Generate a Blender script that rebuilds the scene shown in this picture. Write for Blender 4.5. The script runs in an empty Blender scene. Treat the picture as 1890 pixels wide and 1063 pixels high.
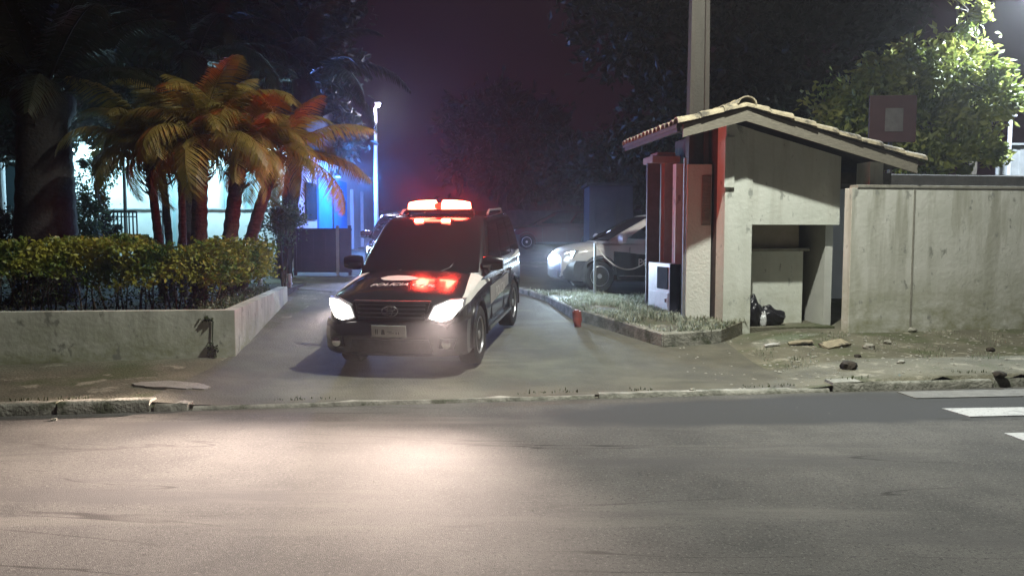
import bpy, bmesh, math, random
import numpy as np
from mathutils import Vector, Matrix
R = math.radians
scn = bpy.context.scene
COL = scn.collection
rnd = random.Random(7)

# ------------------------------------------------------------------ camera
EYE = 1.8; F = 1450.0; PW, PH = 1890.0, 1063.0; HOR = 430.0
PITCH = math.atan((PH/2-HOR)/F)
cd = bpy.data.cameras.new('camera'); cam = bpy.data.objects.new('camera', cd); COL.objects.link(cam)
cam.location = (0, 0, EYE); cam.rotation_euler = (R(90)-PITCH, 0, 0)
cd.sensor_width = 36; cd.lens = 36*F/PW; cd.clip_start = .05; cd.clip_end = 600
scn.camera = cam
# ------------------------------------------------------------------ sky, exposure
w = bpy.data.worlds.new("World"); scn.world = w; w.use_nodes = True
nt = w.node_tree; bg = nt.nodes['Background']
bg.inputs['Color'].default_value = (.58, .19, .38, 1); bg.inputs['Strength'].default_value = .020
scn.view_settings.view_transform = 'Standard'; scn.view_settings.look = 'None'
scn.view_settings.exposure = 0; scn.view_settings.gamma = 1
scn.view_settings.use_curve_mapping = False
scn.cycles.use_denoising = True
scn.cycles.volume_step_rate = 4
scn.cycles.max_bounces = 6; scn.cycles.volume_bounces = 0; scn.cycles.sample_clamp_indirect = 4

def lamp(name, kind, loc, power, color, size=.15, target=None, cone=None, blend=1.0):
    l = bpy.data.lights.new(name, kind); o = bpy.data.objects.new(name, l); COL.objects.link(o)
    o.location = loc; l.energy = power; l.color = color
    if kind in ('POINT', 'SPOT'): l.shadow_soft_size = size
    if kind == 'AREA': l.size = size
    if cone: l.spot_size = R(cone); l.spot_blend = blend
    if target is not None:
        o.rotation_euler = (Vector(target)-Vector(loc)).to_track_quat('-Z', 'Y').to_euler()
    return o

# ------------------------------------------------------------------ terrain and placing
SL = .135; K0 = 8.35
def sstep(a, b, x):
    t = min(1, max(0, (x-a)/(b-a))); return t*t*(3-2*t)
def vof(x, y): return (y-K0-SL*x)/math.sqrt(1+SL*SL)
def T(x, y):
    v = vof(x, y)
    if v < 0: return 0.0
    bump = .07*sstep(-3.0, -3.9, x)+.11*sstep(3.0, 4.6, x)
    return .03+bump+.01*min(v, 1.8)+.07*min(max(v-1.8, 0), 12.2)+.03*min(max(v-14, 0), 26)
def ray(px, py):
    a = (px-PW/2)/F; b = (PH/2-py)/F
    c, s = math.cos(PITCH), math.sin(PITCH)
    return Vector((a, c+b*s, -s+b*c))
def Q(px, py, D):
    r = ray(px, py); return Vector((0, 0, EYE))+r*(D/r.y)
def G(px, py, dz=0.0):
    r = ray(px, py); t = 2.0
    while t < 200:
        p = Vector((0, 0, EYE))+r*t
        if p.z <= T(p.x, p.y)+dz: return p
        t += .01
    return p

# ------------------------------------------------------------------ materials
def mat(name, col, rough=.7, col2=None, scale=5, metal=0, bump=0, bscale=None, stretch=None, emit=None, estr=0, coat=0, detail=6, lo=.35, hi=.65, spec=.5, trans=0):
    m = bpy.data.materials.new(name); m.use_nodes = True
    n = m.node_tree.nodes; L = m.node_tree.links; b = n['Principled BSDF']
    b.inputs['Base Color'].default_value = (*col, 1); b.inputs['Roughness'].default_value = rough
    b.inputs['Metallic'].default_value = metal; b.inputs['Coat Weight'].default_value = coat
    b.inputs['Coat Roughness'].default_value = .08
    b.inputs['Specular IOR Level'].default_value = spec
    tc = n.new('ShaderNodeTexCoord'); mp = n.new('ShaderNodeMapping'); L.new(tc.outputs['Object'], mp.inputs['Vector'])
    if stretch: mp.inputs['Scale'].default_value = stretch
    if col2 is not None:
        no = n.new('ShaderNodeTexNoise'); no.inputs['Scale'].default_value = scale; no.inputs['Detail'].default_value = detail
        no.inputs['Roughness'].default_value = .62
        L.new(mp.outputs[0], no.inputs['Vector'])
        cr = n.new('ShaderNodeValToRGB'); L.new(no.outputs['Fac'], cr.inputs[0])
        cr.color_ramp.elements[0].position = lo; cr.color_ramp.elements[0].color = (*col, 1)
        cr.color_ramp.elements[1].position = hi; cr.color_ramp.elements[1].color = (*col2, 1)
        L.new(cr.outputs[0], b.inputs['Base Color'])
    if bump:
        nb = n.new('ShaderNodeTexNoise'); nb.inputs['Scale'].default_value = bscale or scale*4; nb.inputs['Detail'].default_value = 8
        L.new(tc.outputs['Object'], nb.inputs['Vector'])
        bp = n.new('ShaderNodeBump'); bp.inputs['Strength'].default_value = bump; bp.inputs['Distance'].default_value = .02
        L.new(nb.outputs['Fac'], bp.inputs['Height']); L.new(bp.outputs[0], b.inputs['Normal'])
    if emit is not None:
        b.inputs['Emission Color'].default_value = (*emit, 1); b.inputs['Emission Strength'].default_value = estr
    return m

def node_mix(m, fac_socket, c2, blend='MIX', amount=None):
    """mix the current base colour towards c2 by a factor socket"""
    n = m.node_tree.nodes; L = m.node_tree.links; b = n['Principled BSDF']
    mx = n.new('ShaderNodeMix'); mx.data_type = 'RGBA'; mx.blend_type = blend
    cur = b.inputs['Base Color']
    if cur.is_linked: L.new(cur.links[0].from_socket, mx.inputs[6])
    else: mx.inputs[6].default_value = cur.default_value
    mx.inputs[7].default_value = (*c2, 1); L.new(fac_socket, mx.inputs[0]); L.new(mx.outputs[2], b.inputs['Base Color'])

def noise_fac(m, scale, lo, hi, stretch=(1, 1, 1), detail=5, rough=.6, loc=(0, 0, 0), dist=0):
    n = m.node_tree.nodes; L = m.node_tree.links
    tc = n.new('ShaderNodeTexCoord'); mp = n.new('ShaderNodeMapping'); L.new(tc.outputs['Object'], mp.inputs['Vector'])
    mp.inputs['Scale'].default_value = stretch; mp.inputs['Location'].default_value = loc
    no = n.new('ShaderNodeTexNoise'); no.inputs['Scale'].default_value = scale; no.inputs['Detail'].default_value = detail
    no.inputs['Roughness'].default_value = rough; no.inputs['Distortion'].default_value = dist
    L.new(mp.outputs[0], no.inputs['Vector'])
    mr = n.new('ShaderNodeMapRange'); mr.inputs[1].default_value = lo; mr.inputs[2].default_value = hi
    L.new(no.outputs['Fac'], mr.inputs[0]); return mr.outputs[0]
def zfac(m, z0, z1):
    n = m.node_tree.nodes; L = m.node_tree.links
    tc = n.new('ShaderNodeTexCoord'); sx = n.new('ShaderNodeSeparateXYZ'); L.new(tc.outputs['Object'], sx.inputs[0])
    mr = n.new('ShaderNodeMapRange'); mr.inputs[1].default_value = z0; mr.inputs[2].default_value = z1
    L.new(sx.outputs[2], mr.inputs[0]); return mr.outputs[0]
def mul(m, a, b):
    n = m.node_tree.nodes; k = n.new('ShaderNodeMath'); k.operation = 'MULTIPLY'
    m.node_tree.links.new(a, k.inputs[0]); m.node_tree.links.new(b, k.inputs[1]); return k.outputs[0]

M = {}
# road
m = M['asphalt'] = mat('asphalt', (.068, .066, .060), .88, (.118, .113, .102), 1.1, spec=.25, bump=.35, bscale=170)
node_mix(m, noise_fac(m, 120, .68, .76, detail=2), (.45, .42, .40))
node_mix(m, noise_fac(m, 110, .40, .33, detail=2), (.03, .028, .026))
node_mix(m, noise_fac(m, 42, .56, .66, detail=3, rough=.8), (.17, .162, .148))
node_mix(m, noise_fac(m, 36, .44, .36, detail=3, rough=.8, loc=(5, 5, 0)), (.045, .043, .04))
node_mix(m, noise_fac(m, .8, .55, .68, (.25, 1.6, 1), detail=7), (.075, .072, .068))
node_mix(m, noise_fac(m, .55, .56, .7, (.3, 2.2, 1), detail=7, loc=(7, 3, 0)), (.155, .147, .13))
def ellipse_fac(m, c, rx, ry, ang, soft, wob):
    n = m.node_tree.nodes; L = m.node_tree.links
    tc = n.new('ShaderNodeTexCoord'); mp = n.new('ShaderNodeMapping'); mp.vector_type = 'TEXTURE'
    L.new(tc.outputs['Object'], mp.inputs['Vector']); mp.inputs['Location'].default_value = (c[0], c[1], 0); mp.inputs['Rotation'].default_value = (0, 0, ang); mp.inputs['Scale'].default_value = (rx, ry, 1)
    ln = n.new('ShaderNodeVectorMath'); ln.operation = 'LENGTH'; L.new(mp.outputs[0], ln.inputs[0])
    no = n.new('ShaderNodeTexNoise'); no.inputs['Scale'].default_value = 1.3; no.inputs['Detail'].default_value = 8; L.new(tc.outputs['Object'], no.inputs['Vector'])
    ma = n.new('ShaderNodeMath'); ma.operation = 'MULTIPLY_ADD'; L.new(no.outputs['Fac'], ma.inputs[0]); ma.inputs[1].default_value = wob; L.new(ln.outputs['Value'], ma.inputs[2])
    mr = n.new('ShaderNodeMapRange'); mr.interpolation_type = 'SMOOTHSTEP'; mr.inputs[1].default_value = 1+wob*.5+soft; mr.inputs[2].default_value = 1+wob*.5-soft; L.new(ma.outputs[0], mr.inputs[0]); return mr.outputs[0]
def band_fac(m, scale, stretch, width, loc=(0, 0, 0), dist=1.0):
    n = m.node_tree.nodes; L = m.node_tree.links
    tc = n.new('ShaderNodeTexCoord'); mp = n.new('ShaderNodeMapping'); L.new(tc.outputs['Object'], mp.inputs['Vector']); mp.inputs['Scale'].default_value = stretch; mp.inputs['Location'].default_value = loc
    no = n.new('ShaderNodeTexNoise'); no.inputs['Scale'].default_value = scale; no.inputs['Detail'].default_value = 4; no.inputs['Distortion'].default_value = dist; L.new(mp.outputs[0], no.inputs['Vector'])
    su = n.new('ShaderNodeMath'); su.operation = 'SUBTRACT'; L.new(no.outputs['Fac'], su.inputs[0]); su.inputs[1].default_value = .5
    ab = n.new('ShaderNodeMath'); ab.operation = 'ABSOLUTE'; L.new(su.outputs[0], ab.inputs[0])
    mr = n.new('ShaderNodeMapRange'); mr.inputs[1].default_value = width; mr.inputs[2].default_value = width*.3; L.new(ab.outputs[0], mr.inputs[0]); return mr.outputs[0]
_c = (3.2, 8.15)
node_mix(m, ellipse_fac(m, (4.6, 8.15), 4.6, .66, .13, .14, .55), (.050, .050, .049))  # darker soft-edged ellipse along the kerb
node_mix(m, mul(m, band_fac(m, .5, (.22, 1.9, 1), .006), noise_fac(m, .6, .45, .6, loc=(5, 1, 0))), (.035, .032, .028))
m = M['patch'] = mat('dark_patch', (.060, .058, .054), .5, (.085, .082, .076), 2.2, bump=.3, bscale=170)
node_mix(m, noise_fac(m, 120, .68, .74, detail=2), (.22, .21, .2))
m = M['drive'] = mat('driveway', (.075, .071, .052), .88, (.12, .114, .084), 1.6, bump=.7, bscale=45)
node_mix(m, noise_fac(m, 90, .68, .74, detail=2), (.36, .34, .3))
node_mix(m, noise_fac(m, .7, .52, .66, (1, 1, 1), detail=8), (.075, .07, .058))
node_mix(m, noise_fac(m, .9, .58, .72, (.5, 1.5, 1), detail=8, loc=(4, 9, 1)), (.15, .145, .105))
m = M['dirt'] = mat('dirt', (.085, .080, .055), .9, (.16, .15, .105), 1.4, bump=1, bscale=30)
node_mix(m, noise_fac(m, .9, .50, .62, detail=9), (.075, .085, .04))
node_mix(m, noise_fac(m, 3, .58, .66, detail=9, loc=(2, 5, 0)), (.27, .25, .19))
M['soil'] = mat('soil', (.02, .015, .01), .95, (.05, .04, .028), 6, bump=1, bscale=25)
M['marking'] = mat('road_paint', (.24, .24, .225), .7, (.42, .42, .40), 7, bump=.4, bscale=60, lo=.3, hi=.5)
node_mix(M['marking'], noise_fac(M['marking'], 26, .60, .64, detail=8), (.15, .15, .14))
M['marking_old'] = mat('worn_road_paint', (.12, .115, .10), .8, (.20, .195, .175), 7, bump=.4, bscale=60)
node_mix(M['marking_old'], noise_fac(M['marking_old'], 14, .52, .6, detail=8), (.13, .125, .115))
M['kerb'] = mat('kerb_concrete', (.14, .14, .11), .85, (.34, .33, .28), 5, bump=.9, bscale=30)
node_mix(M['kerb'], noise_fac(M['kerb'], 3, .55, .65, detail=8), (.07, .08, .045))
M['manhole'] = mat('manhole_concrete', (.22, .21, .185), .8, (.29, .28, .25), 6, bump=.5, bscale=40)

def plaster(name, base, base2, streak, moss, z0, z1, ztop):
    m = mat(name, base, .85, base2, 2.2, bump=.35, bscale=14)
    # rain streaks from the top, green and brown growth from the foot
    s = noise_fac(m, 3.4, .50, .62, (1, 1, .10), detail=7, loc=(3, 0, 0))
    node_mix(m, mul(m, s, zfac(m, z0-.2, ztop)), streak)
    s1 = noise_fac(m, 1.3, .54, .62, (1, 1, .18), detail=7, loc=(9, 4, 0)); node_mix(m, mul(m, s1, zfac(m, z0-.8, ztop)), tuple(c*1.15 for c in streak))
    s2 = noise_fac(m, 2.0, .38, .62, (1, 1, 1.6), detail=9, rough=.7)
    node_mix(m, mul(m, s2, zfac(m, z1, z0)), moss)
    s3 = noise_fac(m, 6, .60, .66, (1, 1, .6), detail=9); node_mix(m, s3, tuple(c*.55 for c in base))
    return m
M['planter'] = plaster('planter_plaster', (.42, .43, .36), (.54, .55, .47), (.30, .30, .25), (.24, .25, .14), .15, .75, .95)
M['house'] = plaster('guardhouse_plaster', (.60, .63, .56), (.68, .70, .63), (.50, .51, .44), (.34, .34, .24), .1, 1.1, 4.2)
M['longwall'] = plaster('boundary_plaster', (.56, .57, .50), (.66, .66, .60), (.36, .36, .29), (.24, .24, .12), .25, 1.25, 2.6)
M['concrete'] = mat('old_concrete', (.22, .21, .17), .85, (.34, .33, .28), 4, bump=.5, bscale=25, stretch=(1, 1, .2))
M['tile'] = mat('clay_tile', (.22, .19, .13), .8, (.42, .36, .24), 6, bump=.6, bscale=30)
node_mix(M['tile'], noise_fac(M['tile'], 5, .52, .62, detail=8), (.09, .08, .06))
M['wood'] = mat('weathered_board', (.15, .135, .105), .8, (.24, .22, .17), 8, stretch=(1, 8, 8), bump=.3)
M['darkwood'] = mat('dark_wood', (.05, .04, .032), .8, (.09, .07, .055), 8, bump=.3)
M['brown'] = mat('brown_door_paint', (.06, .035, .03), .7, (.09, .055, .05), 6, bump=.2)
M['redpaint'] = mat('faded_red_paint', (.26, .15, .14), .7, (.34, .22, .2), 5, bump=.2)
M['redpost'] = mat('red_post_paint', (.28, .05, .03), .6, (.14, .04, .03), 9, bump=.3)
M['cabinet'] = mat('white_cabinet', (.75, .76, .76), .5, (.62, .63, .62), 7)
M['darkpanel'] = mat('dark_panel', (.015, .017, .03), .9, (.025, .025, .04), 5, spec=.1)
M['black'] = mat('black_plastic', (.015, .015, .016), .5, (.03, .03, .032), 20)
M['bag'] = mat('bag_plastic', (.010, .010, .012), .28, (.02, .02, .024), 9, bump=.8, bscale=16)
M['bagw'] = mat('white_bag', (.6, .62, .62), .4, (.5, .5, .5), 9, bump=.6, bscale=14)
M['metal'] = mat('galvanised_metal', (.32, .33, .34), .45, (.42, .43, .44), 9, metal=.7)
M['steel_dark'] = mat('dark_steel', (.06, .06, .065), .5, (.09, .09, .095), 9, metal=.4)
M['polepaint'] = mat('pale_pole_paint', (.6, .6, .64), .5, (.5, .5, .53), 5)
M['bwall'] = mat('building_wall', (.66, .68, .68), .8, (.58, .6, .6), 2, bump=.2)
M['bwall2'] = mat('building_wall_lilac', (.5, .49, .52), .8, (.44, .43, .46), 2, bump=.2)
M['roofdark'] = mat('dark_roof', (.035, .033, .03), .9, (.06, .055, .05), 5, bump=.4)
M['bluedoor'] = mat('blue_door_paint', (.06, .30, .75), .45, (.05, .25, .66), 4)
M['glass'] = mat('window_glass', (.03, .05, .06), .06, (.04, .06, .07), 2)
M['frame'] = mat('window_frame', (.35, .40, .42), .5, (.3, .34, .36), 8)
M['gate'] = mat('dark_gate', (.03, .022, .04), .5, (.045, .035, .055), 6)
M['shedmetal'] = mat('shed_sheet', (.5, .52, .54), .5, (.4, .42, .44), 4, metal=.2)
M['maroon'] = mat('maroon_sign', (.030, .011, .014), .6, (.04, .016, .019), 5)
M['signgrey'] = mat('sign_grey', (.06, .055, .055), .6, (.085, .078, .078), 8)
M['container'] = mat('pale_container', (.07, .075, .09), .7, (.05, .055, .07), 3)
# car
M['carblack'] = mat('black_car_paint', (.012, .012, .014), .22, (.016, .016, .018), 3, coat=.6)
M['carwhite'] = mat('white_car_paint', (.52, .50, .49), .3, (.46, .44, .44), 3, coat=.5)
M['carredlit'] = mat('redlit_dark_car_paint', (.06, .012, .016), .25, (.07, .014, .02), 3, coat=.5)  # dark car; the red light on it is put into the paint
M['carglass'] = mat('car_glass', (.012, .010, .012), .05, (.014, .012, .014), 2, spec=.8)
M['tyre'] = mat('tyre_rubber', (.014, .014, .014), .85, (.024, .023, .022), 20, bump=.4)
M['rim'] = mat('alloy_rim', (.62, .62, .63), .28, (.5, .5, .52), 9, metal=.8)
M['chrome'] = mat('chrome', (.7, .7, .72), .15, metal=1)
M['decal'] = mat('white_decal', (.62, .60, .57), .45, (.56, .54, .5), 6)
M['grey_decal'] = mat('grey_decal', (.34, .32, .31), .5, (.28, .26, .25), 6)
M['plate'] = mat('licence_plate', (.62, .63, .60), .5, (.55, .56, .53), 12)
M['platemark'] = mat('plate_marking', (.10, .11, .10), .5)
M['lens_on'] = mat('headlamp_lens_lit', (.9, .9, .9), .2, emit=(1, .93, .84), estr=9)
M['lens_side'] = mat('headlamp_housing', (.5, .5, .52), .15, metal=.5)
M['lens_blue'] = mat('cold_headlamp_lit', (.9, .9, .9), .2, emit=(.62, .85, 1), estr=22)
M['redlens'] = mat('red_beacon_lens_lit', (.5, .02, .02), .3, emit=(1, .055, .03), estr=110)
M['redlens_dim'] = mat('red_beacon_cover_lit', (.5, .02, .02), .3, emit=(1, .02, .01), estr=5)
M['redemit_small'] = mat('small_red_emitter', (.5, .02, .02), .3, emit=(1, .05, .03), estr=14)
M['amber'] = mat('amber_lens', (.5, .15, .02), .3)
M['lumi'] = mat('luminaire_lit', (.9, .9, .9), .3, emit=(.9, .95, 1), estr=30)
M['lumi_lilac'] = mat('lilac_luminaire_lit', (.9, .9, .9), .3, emit=(.92, .86, 1), estr=50)
M['tube_cold'] = mat('cold_tube_lit', (.9, .9, .9), .3, emit=(.7, .95, 1), estr=20)
M['tube_blue'] = mat('blue_lamp_lit', (.1, .3, .9), .3, emit=(.1, .35, 1), estr=12)
# plants
def leafmat(name, c1, c2, rough=.5, scale=1.5):
    m = mat(name, c1, rough, c2, scale, lo=.4, hi=.6)
    n = m.node_tree.nodes; L = m.node_tree.links; b = n['Principled BSDF']
    out = [x for x in n if x.type == 'OUTPUT_MATERIAL'][0]
    tr = n.new('ShaderNodeBsdfTranslucent'); mx = n.new('ShaderNodeMixShader'); mx.inputs[0].default_value = .3
    L.new(b.inputs['Base Color'].links[0].from_socket, tr.inputs[0])
    L.new(b.outputs[0], mx.inputs[1]); L.new(tr.outputs[0], mx.inputs[2]); L.new(mx.outputs[0], out.inputs[0]); return m
M['hedge'] = leafmat('hedge_leaf', (.07, .13, .018), (.33, .31, .04), scale=2.5)
M['hedge_old'] = leafmat('old_hedge_leaf', (.03, .045, .012), (.06, .07, .02), scale=5)
M['palmleaf'] = leafmat('palm_leaflet', (.15, .125, .025), (.26, .18, .04), scale=2)  # orange of the lamps is put into this leaf colour
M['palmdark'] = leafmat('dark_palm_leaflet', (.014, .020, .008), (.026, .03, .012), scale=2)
M['bark'] = mat('palm_bark', (.06, .042, .03), .9, (.13, .09, .065), 9, stretch=(1, 1, 3), bump=1, bscale=22)
M['bark2'] = mat('tree_bark', (.05, .042, .035), .9, (.10, .085, .07), 6, stretch=(1, 1, .4), bump=.8, bscale=12)
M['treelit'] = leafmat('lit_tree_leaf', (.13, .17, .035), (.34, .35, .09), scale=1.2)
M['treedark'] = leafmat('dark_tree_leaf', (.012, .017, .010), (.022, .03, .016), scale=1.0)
M['treefar'] = leafmat('far_tree_leaf', (.03, .03, .02), (.05, .05, .03), scale=1.0)
M['grass'] = leafmat('grass_blade', (.20, .23, .15), (.42, .43, .33), scale=5)
M['shrub'] = leafmat('shrub_leaf', (.05, .09, .04), (.10, .14, .07), scale=3)
M['palegc'] = leafmat('ground_cover_leaf', (.10, .13, .07), (.20, .22, .13), scale=4)

# ------------------------------------------------------------------ object helpers
def link(name, me, m, parent=None, smooth=None):
    me.name = name
    if m is not None and len(me.materials) == 0: me.materials.append(m)
    if smooth is not None:
        for p in me.polygons: p.use_smooth = True
        if smooth < 170: me.set_sharp_from_angle(angle=R(smooth))
    o = bpy.data.objects.new(name, me); COL.objects.link(o)
    if parent is not None: o.parent = parent
    return o
def tag(o, label=None, cat=None, group=None, kind=None):
    if label: o['label'] = label
    if cat: o['category'] = cat
    if group: o['group'] = group
    if kind: o['kind'] = kind
    return o
def empty(name, loc, label, cat, group=None, rot=(0, 0, 0)):
    o = bpy.data.objects.new(name, None); COL.objects.link(o); o.location = loc; o.rotation_euler = rot
    o.empty_display_size = .2
    return tag(o, label, cat, group)
def copy_tree(o, parent=None):
    c = o.copy(); COL.objects.link(c); c.parent = parent
    for ch in [x for x in list(bpy.data.objects) if x.parent == o]: copy_tree(ch, c)
    return c

class MB:
    """collects shapes into one bmesh"""
    def __init__(s): s.bm = bmesh.new()
    def box(s, c, d, rot=None, bevel=0):
        g = bmesh.ops.create_cube(s.bm, size=1)
        vs = g['verts']
        mt = Matrix.Translation(Vector(c)) @ (rot.to_4x4() if rot else Matrix.Identity(4)) @ Matrix.Diagonal((*d, 1))
        bmesh.ops.transform(s.bm, matrix=mt, verts=vs)
        if bevel:
            es = list({e for v in vs for e in v.link_edges})
            bmesh.ops.bevel(s.bm, geom=es, offset=bevel, segments=2, profile=.6, affect='EDGES')
        return s
    def tube(s, pts, rad, seg=10, cap=True):
        pts = [Vector(p) for p in pts]; rads = rad if isinstance(rad, (list, tuple)) else [rad]*len(pts)
        rings = []; up = Vector((0, 0, 1))
        for i, p in enumerate(pts):
            d = (pts[min(i+1, len(pts)-1)]-pts[max(i-1, 0)]).normalized()
            a = d.cross(up)
            if a.length < .05: a = d.cross(Vector((0, 1, 0)))
            a.normalize(); b = d.cross(a).normalized()
            rings.append([s.bm.verts.new(p+(a*math.cos(t)+b*math.sin(t))*rads[i]) for t in [2*math.pi*k/seg for k in range(seg)]])
        for r1, r2 in zip(rings, rings[1:]):
            for k in range(seg): s.bm.faces.new((r1[k], r1[(k+1) % seg], r2[(k+1) % seg], r2[k]))
        if cap: s.bm.faces.new(rings[0][::-1]); s.bm.faces.new(rings[-1])
        return s
    def lathe(s, prof, seg=24, mtx=None):
        rings = []
        for r, z in prof:
            rings.append([s.bm.verts.new((r*math.cos(t), r*math.sin(t), z)) for t in [2*math.pi*k/seg for k in range(seg)]])
        for r1, r2 in zip(rings, rings[1:]):
            for k in range(seg): s.bm.faces.new((r1[k], r1[(k+1) % seg], r2[(k+1) % seg], r2[k]))
        s.bm.faces.new(rings[0][::-1]); s.bm.faces.new(rings[-1])
        if mtx: bmesh.ops.transform(s.bm, matrix=mtx, verts=[v for r in rings for v in r])
        return s
    def prism(s, pts, vec):
        """polygon (3D points) extruded by vec"""
        a = [s.bm.verts.new(Vector(p)) for p in pts]; b = [s.bm.verts.new(Vector(p)+Vector(vec)) for p in pts]
        s.bm.faces.new(a[::-1]); s.bm.faces.new(b)
        n = len(pts)
        for k in range(n): s.bm.faces.new((a[k], a[(k+1) % n], b[(k+1) % n], b[k]))
        return s
    def loft(s, rings, cap=True, closed=True):
        rs = [[s.bm.verts.new(Vector(p)) for p in r] for r in rings]; n = len(rs[0])
        for r1, r2 in zip(rs, rs[1:]):
            for k in range(n if closed else n-1): s.bm.faces.new((r1[k], r1[(k+1) % n], r2[(k+1) % n], r2[k]))
        if cap: s.bm.faces.new(rs[0][::-1]); s.bm.faces.new(rs[-1])
        return s
    def grid(s, fn, nu, nv):
        vs = [[s.bm.verts.new(Vector(fn(i/nu, j/nv))) for j in range(nv+1)] for i in range(nu+1)]
        for i in range(nu):
            for j in range(nv): s.bm.faces.new((vs[i][j], vs[i+1][j], vs[i+1][j+1], vs[i][j+1]))
        return s
    def mesh(s, recalc=True):
        if recalc: bmesh.ops.recalc_face_normals(s.bm, faces=s.bm.faces)
        me = bpy.data.meshes.new('m'); s.bm.to_mesh(me); s.bm.free(); return me
    def build(s, name, m, parent=None, smooth=None): return link(name, s.mesh(), m, parent, smooth)

def text_mesh(txt, size, extrude=.002, shear=0):
    c = bpy.data.curves.new('t', 'FONT'); c.body = txt; c.size = size; c.extrude = extrude; c.align_x = 'CENTER'; c.align_y = 'CENTER'; c.shear = shear
    c.offset = size*.015
    o = bpy.data.objects.new('t', c); COL.objects.link(o)
    bpy.context.view_layer.update()
    me = bpy.data.meshes.new_from_object(o.evaluated_get(bpy.context.evaluated_depsgraph_get()))
    bpy.data.objects.remove(o); bpy.data.curves.remove(c); me.materials.clear(); return me
def text(name, txt, size, m, mtx, parent=None, shear=0, stretch=1.0):
    me = text_mesh(txt, size, shear=shear); me.transform(mtx @ Matrix.Diagonal((stretch, 1, 1, 1))); return link(name, me, m, parent)

def leaves_mesh(P, N, size, seed, aspect=.5, jitter=.9, droop=0, sizevar=.5):
    """P: (n,3) leaf centres, N: (n,3) preferred outward directions -> folded diamond leaves"""
    rg = np.random.RandomState(seed); n = len(P)
    d = N+rg.normal(0, jitter, (n, 3)); d[:, 2] -= droop; d /= np.linalg.norm(d, axis=1, keepdims=True)+1e-9
    r = rg.normal(0, 1, (n, 3)); a = np.cross(d, r); a /= np.linalg.norm(a, axis=1, keepdims=True)+1e-9
    up = np.cross(a, d)
    s = (size*(1-sizevar/2+sizevar*rg.rand(n)))[:, None]
    p0 = P-d*s*.5; p2 = P+d*s*.5; p1 = P+a*s*aspect*.5+up*s*.08; p3 = P-a*s*aspect*.5+up*s*.08
    V = np.stack([p0, p1, p2, p3], 1).reshape(-1, 3); I = np.arange(n)*4
    Fc = np.concatenate([np.stack([I, I+1, I+2], 1), np.stack([I, I+2, I+3], 1)])
    me = bpy.data.meshes.new('leaves'); me.from_pydata(V.tolist(), [], Fc.tolist()); return me

def crown_points(blobs, n, seed, shell=.55):
    """points in a union of blobs (cx,cy,cz,rx,ry,rz), weighted to the shell, with holes"""
    rg = np.random.RandomState(seed); out = []; nor = []
    vol = np.array([b[3]*b[4]+b[3]*b[5] for b in blobs]); cnt = (n*vol/vol.sum()).astype(int)
    for b, c in zip(blobs, cnt):
        # sub-clumps on the blob
        k = max(6, c//90); dirs = rg.normal(0, 1, (k, 3)); dirs /= np.linalg.norm(dirs, axis=1, keepdims=True)
        rad = (shell+(1-shell)*rg.rand(k))[:, None]
        cc = np.array(b[:3])+dirs*rad*np.array(b[3:])
        idx = rg.randint(0, k, c); cs = .20*min(b[3:])*(0.6+rg.rand(k))
        o = rg.normal(0, 1, (c, 3))*cs[idx][:, None]
        out.append(cc[idx]+o); nn = dirs[idx]+o*.8; nor.append(nn)
    return np.concatenate(out), np.concatenate(nor)

def tree(name, label, base, height, trunk_r, blobs, n, leaf, lm, bm_, seed, group=None, cat='tree'):
    """broad-leaved tree: tapered trunk with limbs into every blob of the crown"""
    base = Vector(base); t = empty(name, base, label, cat, group)
    rr = random.Random(seed); mb = MB()
    top = Vector((rr.uniform(-.1, .1)*height*.3, rr.uniform(-.1, .1)*height*.3, height*.62))
    mid = top*.5+Vector((rr.uniform(-.2, .2), rr.uniform(-.2, .2), 0))
    mb.tube([(0, 0, -.3), (0, 0, .15), mid, top], [trunk_r*1.35, trunk_r*1.05, trunk_r*.85, trunk_r*.6], 12)
    for b in blobs:
        c = Vector(b[:3])-base; s = mid.lerp(top, rr.uniform(.2, 1))
        e = s.lerp(c, .95); q = s.lerp(e, .5)+Vector((rr.uniform(-.2, .2), rr.uniform(-.2, .2), .1))
        mb.tube([s, q, e], [trunk_r*.5, trunk_r*.33, trunk_r*.12], 7)
        for k in range(4):
            e2 = c+Vector([rr.uniform(-1, 1)*b[3+i]*.8 for i in range(3)]); q2 = q.lerp(e, rr.random())
            mb.tube([q2, q2.lerp(e2, .5)+Vector((0, 0, .1)), e2], [trunk_r*.2, trunk_r*.12, trunk_r*.04], 5)
    mb.build('trunk', bm_, t, 60)
    P, N = crown_points(blobs, n, seed); P = P-np.array(base)
    link('crown', leaves_mesh(P, N, leaf, seed), lm, t)
    return t

# ------------------------------------------------------------------ setting: ground sheets
def sheet(name, xs, ys_of, zf, m, kind='structure'):
    V = []; Fc = []
    ny = len(ys_of(xs[0]))
    for x in xs:
        for y in ys_of(x): V.append((x, y, zf(x, y)))
    for i in range(len(xs)-1):
        for j in range(ny-1):
            a = i*ny+j; Fc.append((a, a+ny, a+ny+1, a+1))
    me = bpy.data.meshes.new(name); me.from_pydata(V, [], Fc)
    return tag(link(name, me, m, None, 60), kind=kind)
kx = lambda x: K0+SL*x
def hnoise(x, y): return .5*math.sin(x*1.7+y*.6)+.3*math.sin(x*3.9-y*2.3+1)+.2*math.sin(x*7.3+y*6.1)
xs_all = [-120, -60, -35, -25]+[-20+.5*i for i in range(89)]+[30, 40, 60, 120]
road_z = lambda x, y: 0.0
sheet('road', xs_all, lambda x: [-30, -15, -6]+[-3+.5*i for i in range(int(10*2))]+[kx(x)+.01], lambda x, y: road_z(x, y) if y < 8 else 0, M['asphalt'])
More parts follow.
